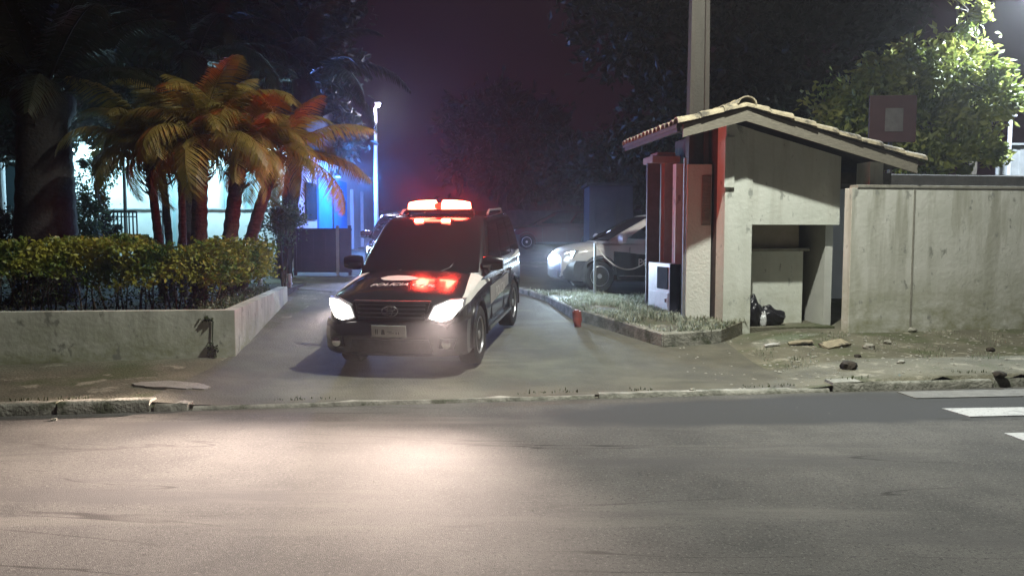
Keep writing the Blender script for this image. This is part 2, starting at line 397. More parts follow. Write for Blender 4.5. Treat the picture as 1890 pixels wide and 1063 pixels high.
vs = [0, .05]+[.3*i for i in range(1, 30)]+[9.5, 10.5, 12, 14, 17, 20, 25, 30, 40, 60, 100, 200, 400]
def gz(x, y):
    z = T(x, y); v = vof(x, y)
    if v > .3: z += .012*hnoise(x, y)*sstep(2.2, 3.5, x)
    return z
sheet('ground', xs_all, lambda x: [kx(x)+v*1.009 for v in vs], gz, M['dirt'])
# driveway between the planter and the guardhouse island
xsd = [-3.75+.25*i for i in range(29)]
def drive_ys(x):
    return [kx(x)+.02+v for v in [0]+[.25*i for i in range(1, 34)]+[9.5, 11, 13, 16, 20, 26]]
sheet('driveway', xsd, drive_ys, lambda x, y: T(x, y)+.006+.004*sstep(0, .1, vof(x, y)), M['drive'])
# dark patch outline on the road
def road_poly(name, pix, m, lift, kind='structure'):
    mb = MB(); pts = [G(*p) for p in pix]
    if name == 'dark_patch':
        q = []; n_ = len(pts)
        for k in range(n_):
            for j in range(14):
                t = j/14; p = [pts[(k+m-1) % n_] for m in range(4)]
                c_ = .5*((2*p[1])+(p[2]-p[0])*t+(2*p[0]-5*p[1]+4*p[2]-p[3])*t*t+(3*p[1]-p[0]-3*p[2]+p[3])*t**3)
                q.append(c_+Vector((rnd.uniform(-.02, .02), rnd.uniform(-.02, .02), 0)))
        pts = q
    top = [Vector((p.x, p.y, lift)) for p in pts]
    # triangulated fan, thin slab
    mb.prism([(p.x, p.y, lift-.02) for p in top], (0, 0, .02)); return tag(mb.build(name, m), kind=kind)
# zebra stripes
zl = 'zebra crossing stripes at the right'
for pix, m_, lab in ([[(1655, 724), (1890, 719), (2100, 714), (2100, 727), (1890, 732), (1690, 736)], M['marking_old'], 'faint worn road stripe nearest to the kerb of the crossing'],
                [[(1738, 755), (1890, 753), (2140, 748), (2160, 764), (1890, 768), (1790, 770)], M['marking'], 'grey-white road stripe in the middle of the crossing'],
                [[(1853, 801), (1890, 800), (2240, 790), (2300, 818), (1940, 833)], M['marking'], 'bright white road stripe cut by the picture edge']):
    pts = [G(*p) for p in pix]
    mb = MB(); mb.prism([(p.x, p.y, -.02) for p in pts], (0, 0, .029)); o = mb.build('zebra_stripe', m_)
    tag(o, lab, 'road marking', zl)

# ------------------------------------------------------------------ kerb stones
kg = 'kerb stones along the street'
def kerb_stone(x0, x1, h, label, wob=0.0, depth=.16, m_=None):
    mb = MB(); n = 8; rings = []
    rr = random.Random(int(x0*100))
    for i in range(n+1):
        x = x0+(x1-x0)*i/n; y = kx(x)-.02; e = rr.uniform(-1, 1)*wob
        rings.append([(x, y-.03, -.05), (x, y-.01+e, h-.03), (x, y+.015+e, h+e*.4), (x, y+depth-.02, h+e*.5), (x, y+depth, h-.02), (x, y+depth, -.05)])
    mb.loft(rings); return tag(mb.build('kerb_stone', m_ or M['kerb'], None, 50), label, 'kerb', kg)
xk = lambda px, py: G(px, py).x
kerb_stone(-9.5, -5.75, .11, 'long pale kerb run cut off by the left picture edge', .008)
kerb_stone(-5.72, -4.55, .115, 'mossy broken kerb stone at the left picture edge', .02)
kerb_stone(-4.52, -3.66, .12, 'long pale kerb stone at the left before the driveway', .006)
kerb_stone(-3.62, -3.3, .07, 'short sunken kerb stub at the left corner of the driveway', .02)
kerb_stone(-3.25, .9, .036, 'flush kerb strip across the driveway below the black police car', .006, .14)
kerb_stone(.95, 3.6, .045, 'low crumbling kerb strip between driveway and crossing', .012, .13)
kerb_stone(3.65, 5.6, .10, 'broken pale kerb slab in front of the boundary wall', .02, .26)
kerb_stone(5.65, 13, .10, 'worn kerb beside the zebra crossing', .012)

# pavement bits
def blob_poly(c, rx, ry, n, seed, rot=0):
    rr = random.Random(seed); out = []
    for k in range(n):
        t = 2*math.pi*k/n; q = 1+rr.uniform(-.12, .12)
        x = rx*math.cos(t)*q; y = ry*math.sin(t)*q
        out.append((c[0]+x*math.cos(rot)-y*math.sin(rot), c[1]+x*math.sin(rot)+y*math.cos(rot)))
    return out
c = G(318, 712); mb = MB(); mb.prism([(x, y, T(x, y)-.02) for x, y in blob_poly(c, .42, .17, 24, 3)], (0, 0, .044))
tag(mb.build('manhole_cover', M['manhole']), 'pale oval concrete cover in the pavement before the planter', 'manhole cover')
c = G(1085, 640)

# rubble on the right pavement
rg = 'loose stones on the right pavement'
def rock(c, r, seed, label, m_):
    bm = bmesh.new(); bmesh.ops.create_icosphere(bm, subdivisions=2, radius=r); rr = random.Random(seed)
    for v in bm.verts: v.co *= rr.uniform(.75, 1.15); v.co.z *= .6
    for v in bm.verts: v.co.z += r*.35
    me = bpy.data.meshes.new('r'); bm.to_mesh(me); bm.free(); o = link('stone', me, m_, None, 40); o.location = c; o.rotation_euler = (0, 0, rr.uniform(0, 6))
    return tag(o, label, 'stone', rg)
for i, (px, py, r, lab) in enumerate([(1566, 680, .11, 'largest dark stone just behind the broken kerb slab'), (1603, 644, .09, 'dark stone nearest to the fallen tile'),
      (1583, 660, .05, 'small stone between the two larger dark stones'), (1637, 634, .06, 'small stone near the foot of the boundary wall'),
      (1845, 696, .08, 'single dark stone behind the crossing at the far right'), (1663, 671, .05, 'small stone right of the largest dark stone'),
      (1828, 648, .06, 'small stone close to the wall at the far right'), (1683, 612, .08, 'dark clod against the foot of the boundary wall'),
      (1278, 722, .04, 'tiny pale pebble on the kerb line right of the driveway'), (100, 776, .03, 'tiny pale pebble in the gutter at the left')]):
    rock(G(px, py), r, i, lab, M['kerb'] if 'pale' in lab else M['concrete'] if i % 2 else M['soil'])
# fallen tile and boards
def slab(name, px, py, d, rz, tilt, label, cat, m_):
    c = G(px, py); mb = MB()
    n = 8; rings = []
    for i in range(n+1):
        t = i/n-.5; rings.append([(t*d[0], -d[1]/2, .0), (t*d[0], d[1]/2, .0), (t*d[0], d[1]/2, d[2]), (t*d[0], -d[1]/2, d[2])])
    rings = [[(x, y, z+.05*math.cos(y*0+x/d[0]*2)*.3) for x, y, z in r] for r in rings]
    mb.loft(rings); o = mb.build(name, m_); o.location = c+Vector((0, 0, .015)); o.rotation_euler = (R(tilt), R(-6), R(rz)); return tag(o, label, cat)
slab('broken_roof_tile', 1540, 640, (.42, .2, .03), 22, 14, 'pale broken tile lying before the boundary wall', 'roof tile', M['tile'])
slab('board_scrap', 1478, 636, (.34, .16, .02), -12, 3, 'flat light board scrap on the ground before the guardhouse opening', 'board', M['tile'])
slab('cardboard_scrap', 1425, 640, (.22, .07, .015), 5, 0, 'thin pale scrap lying by the guardhouse pillar', 'scrap', M['decal'])

# loose gravel and litter on pavement: uncountable
def scatter_pebbles(name, n, xr, vr, size, m_, seed, label, cat):
    rg_ = np.random.RandomState(seed); V = []; Fc = []
    for i in range(n):
        x = rg_.uniform(*xr); v = rg_.uniform(*vr); y = kx(x)+v*1.009; z = T(x, y) if v > 0 else 0
        s = size*(.3+rg_.rand()**3*1.6); a = rg_.uniform(0, 6); b = len(V)
        for k in range(4): V.append((x+s*math.cos(a+k*1.57), y+s*math.sin(a+k*1.57)*.8, z+.004))
        V.append((x, y, z+s*.7)); Fc += [(b+k, b+(k+1) % 4, b+4) for k in range(4)]
    me = bpy.data.meshes.new(name); me.from_pydata(V, [], Fc); return tag(link(name, me, m_), label, cat, kind='stuff')
scatter_pebbles('gravel', 1800, (2.2, 11), (.1, 3.2), .018, M['concrete'], 4, 'loose gravel on the right pavement', 'gravel')
scatter_pebbles('grit', 350, (-7, 9), (-5.5, 0), .006, M['marking_old'], 5, 'fine grit on the road', 'gravel')

def blades(name, pts, h, seed, m_, label, cat='grass', wid=.012, lean=.6, kind='stuff'):
    rg_ = np.random.RandomState(seed); P = np.array(pts); n = len(P)
    a = rg_.uniform(0, 2*np.pi, n); hh = h*(.4+.8*rg_.rand(n)); l = lean*rg_.rand(n)
    d = np.stack([np.cos(a), np.sin(a), np.zeros(n)], 1); s = np.stack([-np.sin(a), np.cos(a), np.zeros(n)], 1)*wid
    up = np.array([0, 0, 1.])
    p0 = P-s; p1 = P+s; q = P+d*(l*hh*.35)[:, None]+up*(hh*.6)[:, None]; q0 = q-s*.7; q1 = q+s*.7; t = P+d*(l*hh)[:, None]+up*(hh*(1-.35*l))[:, None]
    V = np.stack([p0, p1, q1, q0, t], 1).reshape(-1, 3); I = np.arange(n)*5
    Fc = [tuple(x) for x in np.stack([I, I+1, I+2, I+3], 1).tolist()]+[tuple(x) for x in np.stack([I+3, I+2, I+4], 1).tolist()]
    me = bpy.data.meshes.new(name); me.from_pydata(V.tolist(), [], Fc); return tag(link(name, me, m_), label, cat, kind=kind)
# weeds along the kerb and the feet of walls
rr = random.Random(11); pts = []
for _ in range(700):
    x = rr.uniform(-6, 6); y = kx(x)+.14+abs(rr.gauss(0, .05)); 
    if math.sin(x*5)+math.sin(x*2.3) > .4: pts.append((x, y, T(x, y)))
blades('kerb_weeds', pts, .045, 3, M['hedge_old'], 'low weeds growing in the joint behind the kerb', wid=.006)
pts = []
for _ in range(2600):
    x = rr.uniform(3.4, 9); v = 1.0+rr.random()*2.2; y = kx(x)+v
    if math.sin(x*3+v*2)+math.sin(x*7.1-v*5) > .5: pts.append((x, y, T(x, y)))
blades('pavement_grass', pts, .05, 5, M['grass'], 'thin grass patches on the right pavement', wid=.006)

exec_parts = True
# ------------------------------------------------------------------ planter
def wall_strip(mb, pts, th, zb, zt_):
    """pts: plan polyline, th: thickness to the left side; zb(x,y), zt"""
    for (a, b) in zip(pts, pts[1:]):
        a = Vector(a); b = Vector(b); d = (b-a).normalized(); nrm = Vector((-d.y, d.x))*th
        n = 6; rings = []
        for i in range(n+1):
            p = a.lerp(b, i/n); q = p+nrm
            rings.append([(p.x, p.y, zb(p.x, p.y)), (q.x, q.y, zb(q.x, q.y)), (q.x, q.y, zt_(p.x, p.y)), (p.x, p.y, zt_(p.x, p.y))])
        mb.loft(rings)
CW = Vector((-3.68, 10.35)); LW = Vector((-13, 8.35)); PE = Vector((-4.3, 15.0))
pw = empty('planter_wall', (CW.x, CW.y, 0), 'low stained plaster retaining wall of the planter at the left', 'wall')
mb = MB()
ztop = lambda x, y: .78+.03*max(0, (-3.68-x))/2.6
off = Vector((CW.x, CW.y, 0))
sub = lambda f: (lambda x, y: f(x+CW.x, y+CW.y))
wall_strip(mb, [LW-CW, (0, 0)], .17, lambda x, y: -.1, sub(ztop))
mb.build('front_wall', M['planter'], pw)
mb = MB(); wall_strip(mb, [(0.004, .012), PE-CW], .17, lambda x, y: -.1, lambda x, y: .776)
o = mb.build('side_wall', M['planter'], pw)
# soil
mb = MB()
sp = [(LW.x, LW.y+.15), (CW.x-.15, CW.y+.12), (PE.x-.15, PE.y), (PE.x-.4, 19), (-14, 19)]
mb.prism([(x, y, 0) for x, y in sp], (0, 0, .68)); tag(mb.build('planter_soil', M['soil']), 'dark soil bed inside the planter', 'soil', kind='stuff')
# vine hanging on the wall
mb = MB(); cx = -3.95; yy = CW.y+(-.27)*.215
dirw = (CW-LW).normalized()
def onwall(px, z, offy=.02):
    # px -> x on the front wall
    for k in range(400):
        x = -8+k*.012; y = CW.y+(x-CW.x)*dirw.y/dirw.x
        if PW/2+F*x/y >= px: break
    return Vector((x, y-offy, z))
v0 = onwall(383, .76); vine = empty('vine', onwall(388, .3), 'small green vine hanging down the planter wall near its corner', 'plant')
L0 = vine.location.copy()
mb.tube([onwall(372, .66)-L0, onwall(382, .68)-L0, onwall(390, .64)-L0, onwall(389, .45)-L0, onwall(388, .27)-L0], [.008, .012, .010, .008, .006], 6)
mb.build('stem', M['hedge_old'], vine)
rg_ = np.random.RandomState(4); n = 60
P = np.stack([rg_.normal(0, .035, n), rg_.normal(-.02, .012, n), rg_.normal(-.05, .05, n)], 1)
P2 = np.stack([rg_.normal(-.05, .05, 16), rg_.normal(-.02, .01, 16), rg_.normal(.37, .012, 16)], 1)
P = np.concatenate([P, P2]); link('leaves', leaves_mesh(P, P*0+np.array([0, -1, -.6]), .07, 4, .7), M['hedge_old'], vine)

# hedge: rounded lumps of leaves over dark stems
hedge = empty('hedge', (-7, 11.5, .68), 'long clipped yellow-green hedge filling the planter', 'hedge')
H0 = np.array(hedge.location)
rg_ = np.random.RandomState(21)
def hedge_top(x, y): return 1.62+.09*math.sin(x*2.7+y)+.07*math.sin(x*6.1+2*y)+.05*math.sin(x*11.3-3*y)-.12*sstep(-4.7, -4.1, x)-.10*sstep(-7.5, -9, x)
P = []; N = []
def hx_right(y): return -4.1-.13*(y-11)
for _ in range(52000):
    y = rg_.uniform(10.65, 13.6); xr = hx_right(y); x = xr-rg_.rand()**1.0*(9.5)
    yf = 10.75+.215*(x+3.7)+.1*math.sin(x*4.1)
    if y < yf: continue
    zt_ = hedge_top(x, y)
    # rounded shoulder at the front
    f = min(1, (y-yf)/.38); zt_ -= .22*(1-math.sqrt(max(0, 1-(1-f)**2)))
    if rg_.rand() < .55: z = zt_-abs(rg_.normal(0, .045)); nn = (0, -.2, 1)
    else:
        z = zt_-rg_.rand()*.40; y = yf+abs(rg_.normal(0, .08)); nn = (0, -1, .4)
        if rg_.rand() < .25: x = xr+rg_.normal(0, .05); nn = (1, -.3, .3); y = rg_.uniform(10.8, 13.6)
    P.append((x, y, z)); N.append(nn)
P = np.array(P)-H0; link('foliage', leaves_mesh(P, np.array(N, float), .075, 3, .6, .8), M['hedge'], hedge)
# lower sparse old leaves
P = []
for _ in range(9000):
    x = rg_.uniform(-13, -4.05); y = 10.85+.215*(x+3.7)+rg_.rand()*.9; z = .72+rg_.rand()*.55; P.append((x, y, z))
P = np.array(P)-H0; link('old_leaves', leaves_mesh(P, P*0+np.array([0, -1, .2]), .05, 8, .5, 1), M['hedge_old'], hedge)
mb = MB()
for i in range(110):
    x = -12.5+8.3*(i+rnd.random())/110; y = 11.0+.215*(x+3.7)+rnd.random()*.3; b = Vector((x, y, .66)); 
    t_ = b+Vector((rnd.uniform(-.15, .15), rnd.uniform(-.1, .1), rnd.uniform(.5, .75)))
    mb.tube([b-Vector(H0), b.lerp(t_, .5)+Vector((rnd.uniform(-.05, .05), 0, 0))-Vector(H0), t_-Vector(H0)], [.014, .010, .006], 5)
mb.build('stems', M['bark'], hedge)
# pale ground cover by the corner
P = []; N = []
for _ in range(2600):
    t_ = rg_.rand(); y = 10.55+t_*4.2; x = -3.95-.135*(y-10.4)-abs(rg_.normal(0, .18)); z = .70+abs(rg_.normal(0, .08)); P.append((x, y, z)); N.append((.3, -.5, .7))
o = link('ground_cover', leaves_mesh(np.array(P), np.array(N), .045, 9, .6), M['palegc']); tag(o, 'pale low ground cover along the right edge of the planter', 'ground cover', kind='stuff')

# ------------------------------------------------------------------ palms
def frond_mesh(L, droop, nl, lw, ll, seed, stemw=.018):
    """one frond along +x starting at the origin, rising then drooping; leaflets hang from both sides"""
    rr = random.Random(seed); V = []; Fc = []
    pts = []; ang = .75
    x = z = 0; n = 14; seg = L/n
    for i in range(n+1):
        pts.append(Vector((x, 0, z))); x += seg*math.cos(ang); z += seg*math.sin(ang); ang -= droop/n*(.5+1.0*i/n)
    def at(t):
        k = min(n-1, int(t*n)); return pts[k].lerp(pts[k+1], t*n-k), (pts[k+1]-pts[k]).normalized()
    for i in range(n):
        w0 = stemw*(1-i/n*.8); w1 = stemw*(1-(i+1)/n*.8); a, b = pts[i], pts[i+1]; k = len(V)
        V += [a+Vector((0, w0, 0)), a+Vector((0, -w0, 0)), a+Vector((0, 0, -w0*1.3)), b+Vector((0, w1, 0)), b+Vector((0, -w1, 0)), b+Vector((0, 0, -w1*1.3))]
        Fc += [(k, k+3, k+4, k+1), (k+1, k+4, k+5, k+2), (k+2, k+5, k+3, k)]
    for i in range(nl):
        t = .12+.88*i/(nl-1); p, d = at(t*.999); le = ll*(math.sin(math.pi*min(1, .25+.72*t))**.6)*rr.uniform(.85, 1.1)
        for s in (-1, 1):
            out = Vector((0, s, 0)); dirv = (out*.75+d*.55+Vector((0, 0, -.30+rr.uniform(-.12, .1)))).normalized()
            tip = p+dirv*le+Vector((0, 0, -.30*le)); mid = p+dirv*le*.5; wv = d*lw*.5; k = len(V)
            V += [p-wv*.6, p+wv*.6, mid+wv, mid-wv, tip]; Fc += [(k, k+1, k+2, k+3), (k+3, k+2, k+4)]
    me = bpy.data.meshes.new('frond'); me.from_pydata([tuple(v) for v in V], [], Fc); return me
FR = [frond_mesh(1.62, d, 50, .027, .45, i) for i, d in enumerate([1.2, 1.7, 2.1, 2.5, 2.9])]
FRB = [frond_mesh(3.2, d, 60, .05, .55, 20+i, .035) for i, d in enumerate([1.3, 1.8, 2.3])]
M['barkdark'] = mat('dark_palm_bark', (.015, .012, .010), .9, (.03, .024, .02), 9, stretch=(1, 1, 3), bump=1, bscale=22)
def palm(name, label, base, top, r0, r1, nf, seed, group, frs, lm, scale=1.0, bend=.15, tilt=(-50, 45)):
    bk = M['barkdark'] if frs is FRB else M['bark']
    t = empty(name, base, label, 'palm tree', group); rr = random.Random(seed); b = Vector((0, 0, 0)); e = Vector(top)-Vector(base)
    mb = MB(); pts = []; rad = []; n = 26
    side = Vector((e.y, -e.x, 0)); 
    for i in range(n+1):
        u = i/n; p = b.lerp(e, u)+Vector((e.x, e.y, 0))*(u*u-u)*bend*2
        pts.append(p); rad.append((r0+(r1-r0)*u)*(1.0+((.12 if r0 < .3 else .035) if i % 2 else 0))*(1.35 if i == 0 else 1)*(1.25 if u > .9 else 1))
    mb.tube(pts, rad, 12)
    # old leaf bases
    for k in range(26):
        a = k*2.4; h = 1-.30*rr.random(); p = e*h; d = Vector((math.cos(a), math.sin(a), .6)); q = p+d*r1*.8
        mb.tube([q-d*.02, q+d*.10, q+d*.16+Vector((0, 0, .04))], [.022, .015, .006], 5)
    mb.build('trunk', bk, t, 70)
    for k in range(nf):
        a = k*2.39996+seed; el = tilt[0]+(tilt[1]-tilt[0])*((k+.5)/nf)
        el = -el
        me = frs[(k*3+seed) % len(frs)]
        o = bpy.data.objects.new('frond', me.copy() if False else me); COL.objects.link(o); o.parent = t
        if not me.materials: me.materials.append(lm)
        o.location = e; s = scale*rr.uniform(.82, 1.12); o.scale = (s, s, s)
        o.rotation_euler = (rr.uniform(-.25, .25), R(el)*1, a)
    return t
pg = 'clump of slender palms in the planter'
zs = .66
def pq(px, py, D): return Q(px, py, D)
specs = [ (300, 272, 285, 13.3, .075, .06, 'leftmost slender palm of the clump, its trunk curving left', 16),
          (318, 292, 262, 13.6, .065, .055, 'thin palm leaning left just right of the leftmost trunk', 9),
          (338, 333, 250, 13.9, .065, .055, 'thin upright palm with the straightest narrow trunk', 9),
          (365, 372, 262, 12.7, .13, .10, 'thick upright palm in the front middle of the clump', 20),
          (415, 447, 272, 13.1, .13, .10, 'thick dark palm leaning right behind the hedge', 19),
          (440, 517, 285, 13.5, .11, .085, 'rightmost palm of the clump, leaning far right', 17)]
for i, (bx, tx, ty, D, r0, r1, lab, nf) in enumerate(specs):
    b = Q(bx, 470, D); b.z = zs; palm('palm_tree', lab, b, Q(tx, ty, D-.1), r0, r1, nf, i+1, pg, FR, M['palmleaf'], 1.0, .25)
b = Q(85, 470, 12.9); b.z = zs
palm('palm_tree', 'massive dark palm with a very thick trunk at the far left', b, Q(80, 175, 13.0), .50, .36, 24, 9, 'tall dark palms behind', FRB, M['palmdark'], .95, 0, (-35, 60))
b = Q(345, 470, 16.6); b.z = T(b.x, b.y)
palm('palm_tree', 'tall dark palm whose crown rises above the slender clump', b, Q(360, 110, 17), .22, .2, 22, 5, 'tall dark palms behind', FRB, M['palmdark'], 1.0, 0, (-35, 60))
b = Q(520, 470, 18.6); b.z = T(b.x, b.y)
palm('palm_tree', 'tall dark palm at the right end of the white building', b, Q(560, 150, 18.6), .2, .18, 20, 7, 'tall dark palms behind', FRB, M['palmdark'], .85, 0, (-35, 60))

# shrubs beside the palms
def shrub(name, label, c, r, n, leaf, lm, seed, group=None):
    c = Vector(c); g = T(c.x, c.y) if c.x > -3.6 or c.y > 19 else .66
    t = empty(name, (c.x, c.y, g), label, 'shrub', group); b = (0, 0, c.z-g, r[0], r[1], r[2])
    P, N = crown_points([b], n, seed, .3); link('foliage', leaves_mesh(P, N, leaf, seed), lm, t)
    mb = MB(); rr = random.Random(seed)
    for k in range(7):
        e = Vector((rr.uniform(-.6, .6)*r[0], rr.uniform(-.6, .6)*r[1], (c.z-g)*1.0)); mb.tube([(rr.uniform(-.05, .05), 0, -.05), e*.5+Vector((0, 0, .05)), e], [.02, .014, .006], 5)
    mb.build('stems', M['bark2'], t); return t
shrub('shrub', 'grey-green bush at the right end of the palm clump', Q(522, 405, 15.5), (.42, .4, .5), 2600, .07, M['shrub'], 3)
shrub('shrub', 'dark bushy tree left of the lit white wall', Q(150, 385, 15.8), (.45, .5, .6), 2600, .08, M['shrub'], 4)
shrub('shrub', 'loose airy bush against the top left of the lit wall', Q(172, 312, 18.5), (.6, .5, .42), 1100, .09, M['shrub'], 6)
shrub('shrub', 'dark mound of leaves at the left edge above the hedge', Q(25, 440, 14.3), (.9, .5, .45), 3000, .08, M['treedark'], 5)
shrub('shrub', 'small dark plant before the railing of the white building', Q(195, 425, 17.5), (.4, .3, .35), 1200, .08, M['treedark'], 8)

# ------------------------------------------------------------------ white building on the left
BY = 22.0
def bx_(px, D=BY): return (px-PW/2)*D/F*1.0
bb = empty('white_building', (bx_(0), BY, 0), 'white single-storey building with a brightly lit wall behind the palms', 'building')
O = Vector(bb.location)
x0, x1 = -17.5, Q(540, 400, BY).x
zb = .6; zt_ = Q(300, 262, BY).z
mb = MB(); mb.box(((x0+x1)/2-O.x, .12, (zb+zt_)/2), (x1-x0, .24, zt_-zb)); mb.build('wall', M['bwall'], bb)
# side wall runs back with blue doors
A = Vector((x1, BY+.0)); B = Vector((Q(693, 400, 34).x, 34))
d = (B-A).normalized(); nr = Vector((d.y, -d.x))
ang = math.atan2(d.y, d.x)
mb = MB(); mid = (A+B)/2-nr*.12; mb.box((mid.x-O.x, mid.y-O.y+.25, (zb+4.0)/2+.1), ((B-A).length, .24, 4.0-zb), Matrix.Rotation(ang, 3, 'Z')); mb.build('side_wall', M['bwall2'], bb)
def onside(px):  # parameter along the side wall for an image column
    best = 0
    for k in range(1001):
        p = A.lerp(B, k/1000)
        if PW/2+F*p.x/p.y >= px: best = k/1000; break
    return best
def side_panel(px0, px1, z0, z1, name, m_, th=.06, off=.03):
    a = A.lerp(B, onside(px0)); b = A.lerp(B, onside(px1)); c_ = (a+b)/2+nr*off
    mb = MB(); mb.box((c_.x-O.x, c_.y-O.y+.25, (z0+z1)/2), ((b-a).length, th, z1-z0), Matrix.Rotation(ang, 3, 'Z'), .01); return mb.build(name, m_, bb)
dr = side_panel(583, 608, 1.0, 3.6, 'door', M['bluedoor'], .07); 
dr2 = side_panel(611, 636, 1.0, 3.6, 'door', M['bluedoor'], .07)
side_panel(608.3, 610.7, 1.0, 3.6, 'door_post', M['steel_dark'], .10)
side_panel(645, 652, 1.0, 3.4, 'pilaster', M['bwall2'], .2)
side_panel(664, 670, 1.0, 3.4, 'pilaster', M['bwall2'], .2)
side_panel(560, 580, 2.2, 3.3, 'window', M['glass'], .05)
# roof with eave
mb = MB(); mb.prism([(x0-O.x, -1.5, zt_+.0), (x0-O.x, -1.5, zt_+.16), (x0-O.x, 4.0, zt_+1.5), (x0-O.x, 4.0, zt_+.2)], (x1-x0+.5, 0, 0)); mb.build('roof', M['roofdark'], bb)
# openings on the lit wall
def front_panel(px0, px1, y0, y1, name, m_, th=.06, off=-.02, parent=None):
    a = Q(px0, y1, BY); b = Q(px1, y0, BY); mb = MB(); mb.box(((a.x+b.x)/2-O.x, off, (a.z+b.z)/2), (b.x-a.x, th, b.z-a.z), None, .008); return mb.build(name, m_, parent or bb)
M['paleteal'] = mat('pale_teal_door', (.30, .46, .50), .5, (.25, .40, .45), 5)
for (a, b, y0, y1) in ((303, 330, 300, 470), (412, 432, 310, 388), (452, 478, 310, 388)):
    wn = front_panel(a, b, y0, y1, 'door' if y1 > 400 else 'window', M['paleteal'])
    front_panel((a+b)/2-.8, (a+b)/2+.8, y0+3, y1-2, 'mullion', M['frame'], .09, -.03, wn)
    for q in (a, b): front_panel(q-1.2, q+1.2, y0-1, y1, 'frame', M['frame'], .1, -.025, wn)
front_panel(60, 540, 384.5, 387.5, 'dado_rail', M['frame'], .05, -.035)
front_panel(0, 40, 300, 392, 'window', M['glass'])
for px in (8, 98, 541):
    a = Q(px, 400, BY-1.2); mb = MB(); mb.tube([(a.x-O.x, -1.25, .6), (a.x-O.x, -1.25, zt_)], .09, 12); mb.build('veranda_post', M['bwall2'], bb)
for px in (150, 320, 455):
    a = Q(px, 268, BY-.9)
    f = MB(); f.box((a.x-O.x, -.6, zt_-.22), (1.25, .12, .08), None, .01); fx = f.build('tube_fitting', M['frame'], bb)
    f = MB(); f.tube([(a.x-O.x-.58, -.6, zt_-.29), (a.x-O.x+.58, -.6, zt_-.29)], .022, 8); f.build('tube', M['tube_cold'], fx)
    lamp('veranda_tube_light', 'POINT', (a.x, BY-1.0, zt_-.5), 330, (.48, .86, 1), .2)
# slim mast in front of the lit wall
a = Q(233, 440, 20); mb = MB(); mb.tube([(0, 0, -.3), (0, 0, 3.1)], [.05, .04], 10); mb.box((0, 0, 0), (.2, .2, .04)); o = mb.build('thin_mast', M['steel_dark']); o.location = (a.x, 20, T(a.x, 20)); tag(o, 'thin grey mast standing before the lit white wall', 'pole')
# railing panels
def railing(px0, px1, py0, py1, D, nb, label):
    a = Q(px0, py1, D); b = Q(px1, py0, D); g = T(a.x, D); t = empty('railing', (a.x, D, g), label, 'railing', 'railings before the white building'); wdt = b.x-a.x; h = b.z-g
    mb = MB(); mb.box((wdt/2, 0, h), (wdt, .05, .05)); mb.box((wdt/2, 0, h-.12), (wdt, .04, .03)); mb.box((wdt/2, 0, .12), (wdt, .04, .04)); mb.build('rail', M['steel_dark'], t)
    mb = MB()
    for k in range(nb+1): mb.box((wdt*k/nb, 0, h/2), (.028, .028, h))
    mb.build('bars', M['steel_dark'], t); return t
railing(176, 252, 391, 440, 19.2, 11, 'dark barred railing panel left of the lit doorway')
railing(286, 300, 391, 440, 19.2, 2, 'short dark railing piece behind the curved palm trunks')
# dark gate and low wall between planter and drive
a = Q(545, 465, 19); b = Q(655, 465, 19.6); g = T(a.x, 19)
t = empty('metal_gate', (a.x, 19, g), 'dark purple-looking sheet gate beyond the planter beside the drive', 'gate')
wdt = b.x-a.x; hh = Q(600, 424, 19.3).z-g
mb = MB()
for k in range(9): mb.box((wdt*(k+.5)/9, .005+.004*(k % 2), hh/2+.05), (wdt/9+.01, .03, hh-.1))
mb.build('sheet_panel', M['gate'], t)
for z_ in (hh, .1):
    mb = MB(); mb.box((wdt/2, 0, z_), (wdt+.1, .06, .06)); mb.build('rail', M['gate'], t)
for q in (0, .78, 1.0):
    mb = MB(); mb.box((wdt*q, 0, hh/2+.05), (.07, .08, hh+.1)); mb.build('post', M['metal'] if q == .78 else M['gate'], t)
# white bollard and lavender post near the planter end
for px, py, D, h, lab in ((478, 440, 16.5, .45, 'short white post standing behind the right end of the hedge'), (534, 492, 16.2, .35, 'short pale post by the end of the planter')):
    a = Q(px, py, D); g = .66 if px < 500 else T(a.x, D); mb = MB(); mb.lathe([(.05, -.1), (.05, h), (.03, h+.03)], 12); mb.box((0, 0, h*.5), (.11, .11, .03)); o = mb.build('short_post', M['polepaint']); o.location = (a.x, D, g); tag(o, lab, 'post', 'short pale posts by the planter')
# low kerb and painted bands across the drive on the left
for (p0, p1, p2, p3, lab) in (((500, 545), (640, 562), (636, 568), (495, 553), 'pale bluish painted band across the drive nearest to the planter end'),
                         ((525, 528), (632, 536), (630, 541), (522, 533), 'upper pale painted band across the drive beyond the planter')):
    pts = [G(*p) for p in (p0, p1, p2, p3)]; mb = MB(); mb.prism([(p.x, p.y, T(p.x, p.y)-.01) for p in pts], (0, 0, .030)); tag(mb.build('painted_band', M['marking_old']), lab, 'road marking', 'pale bands on the drive')

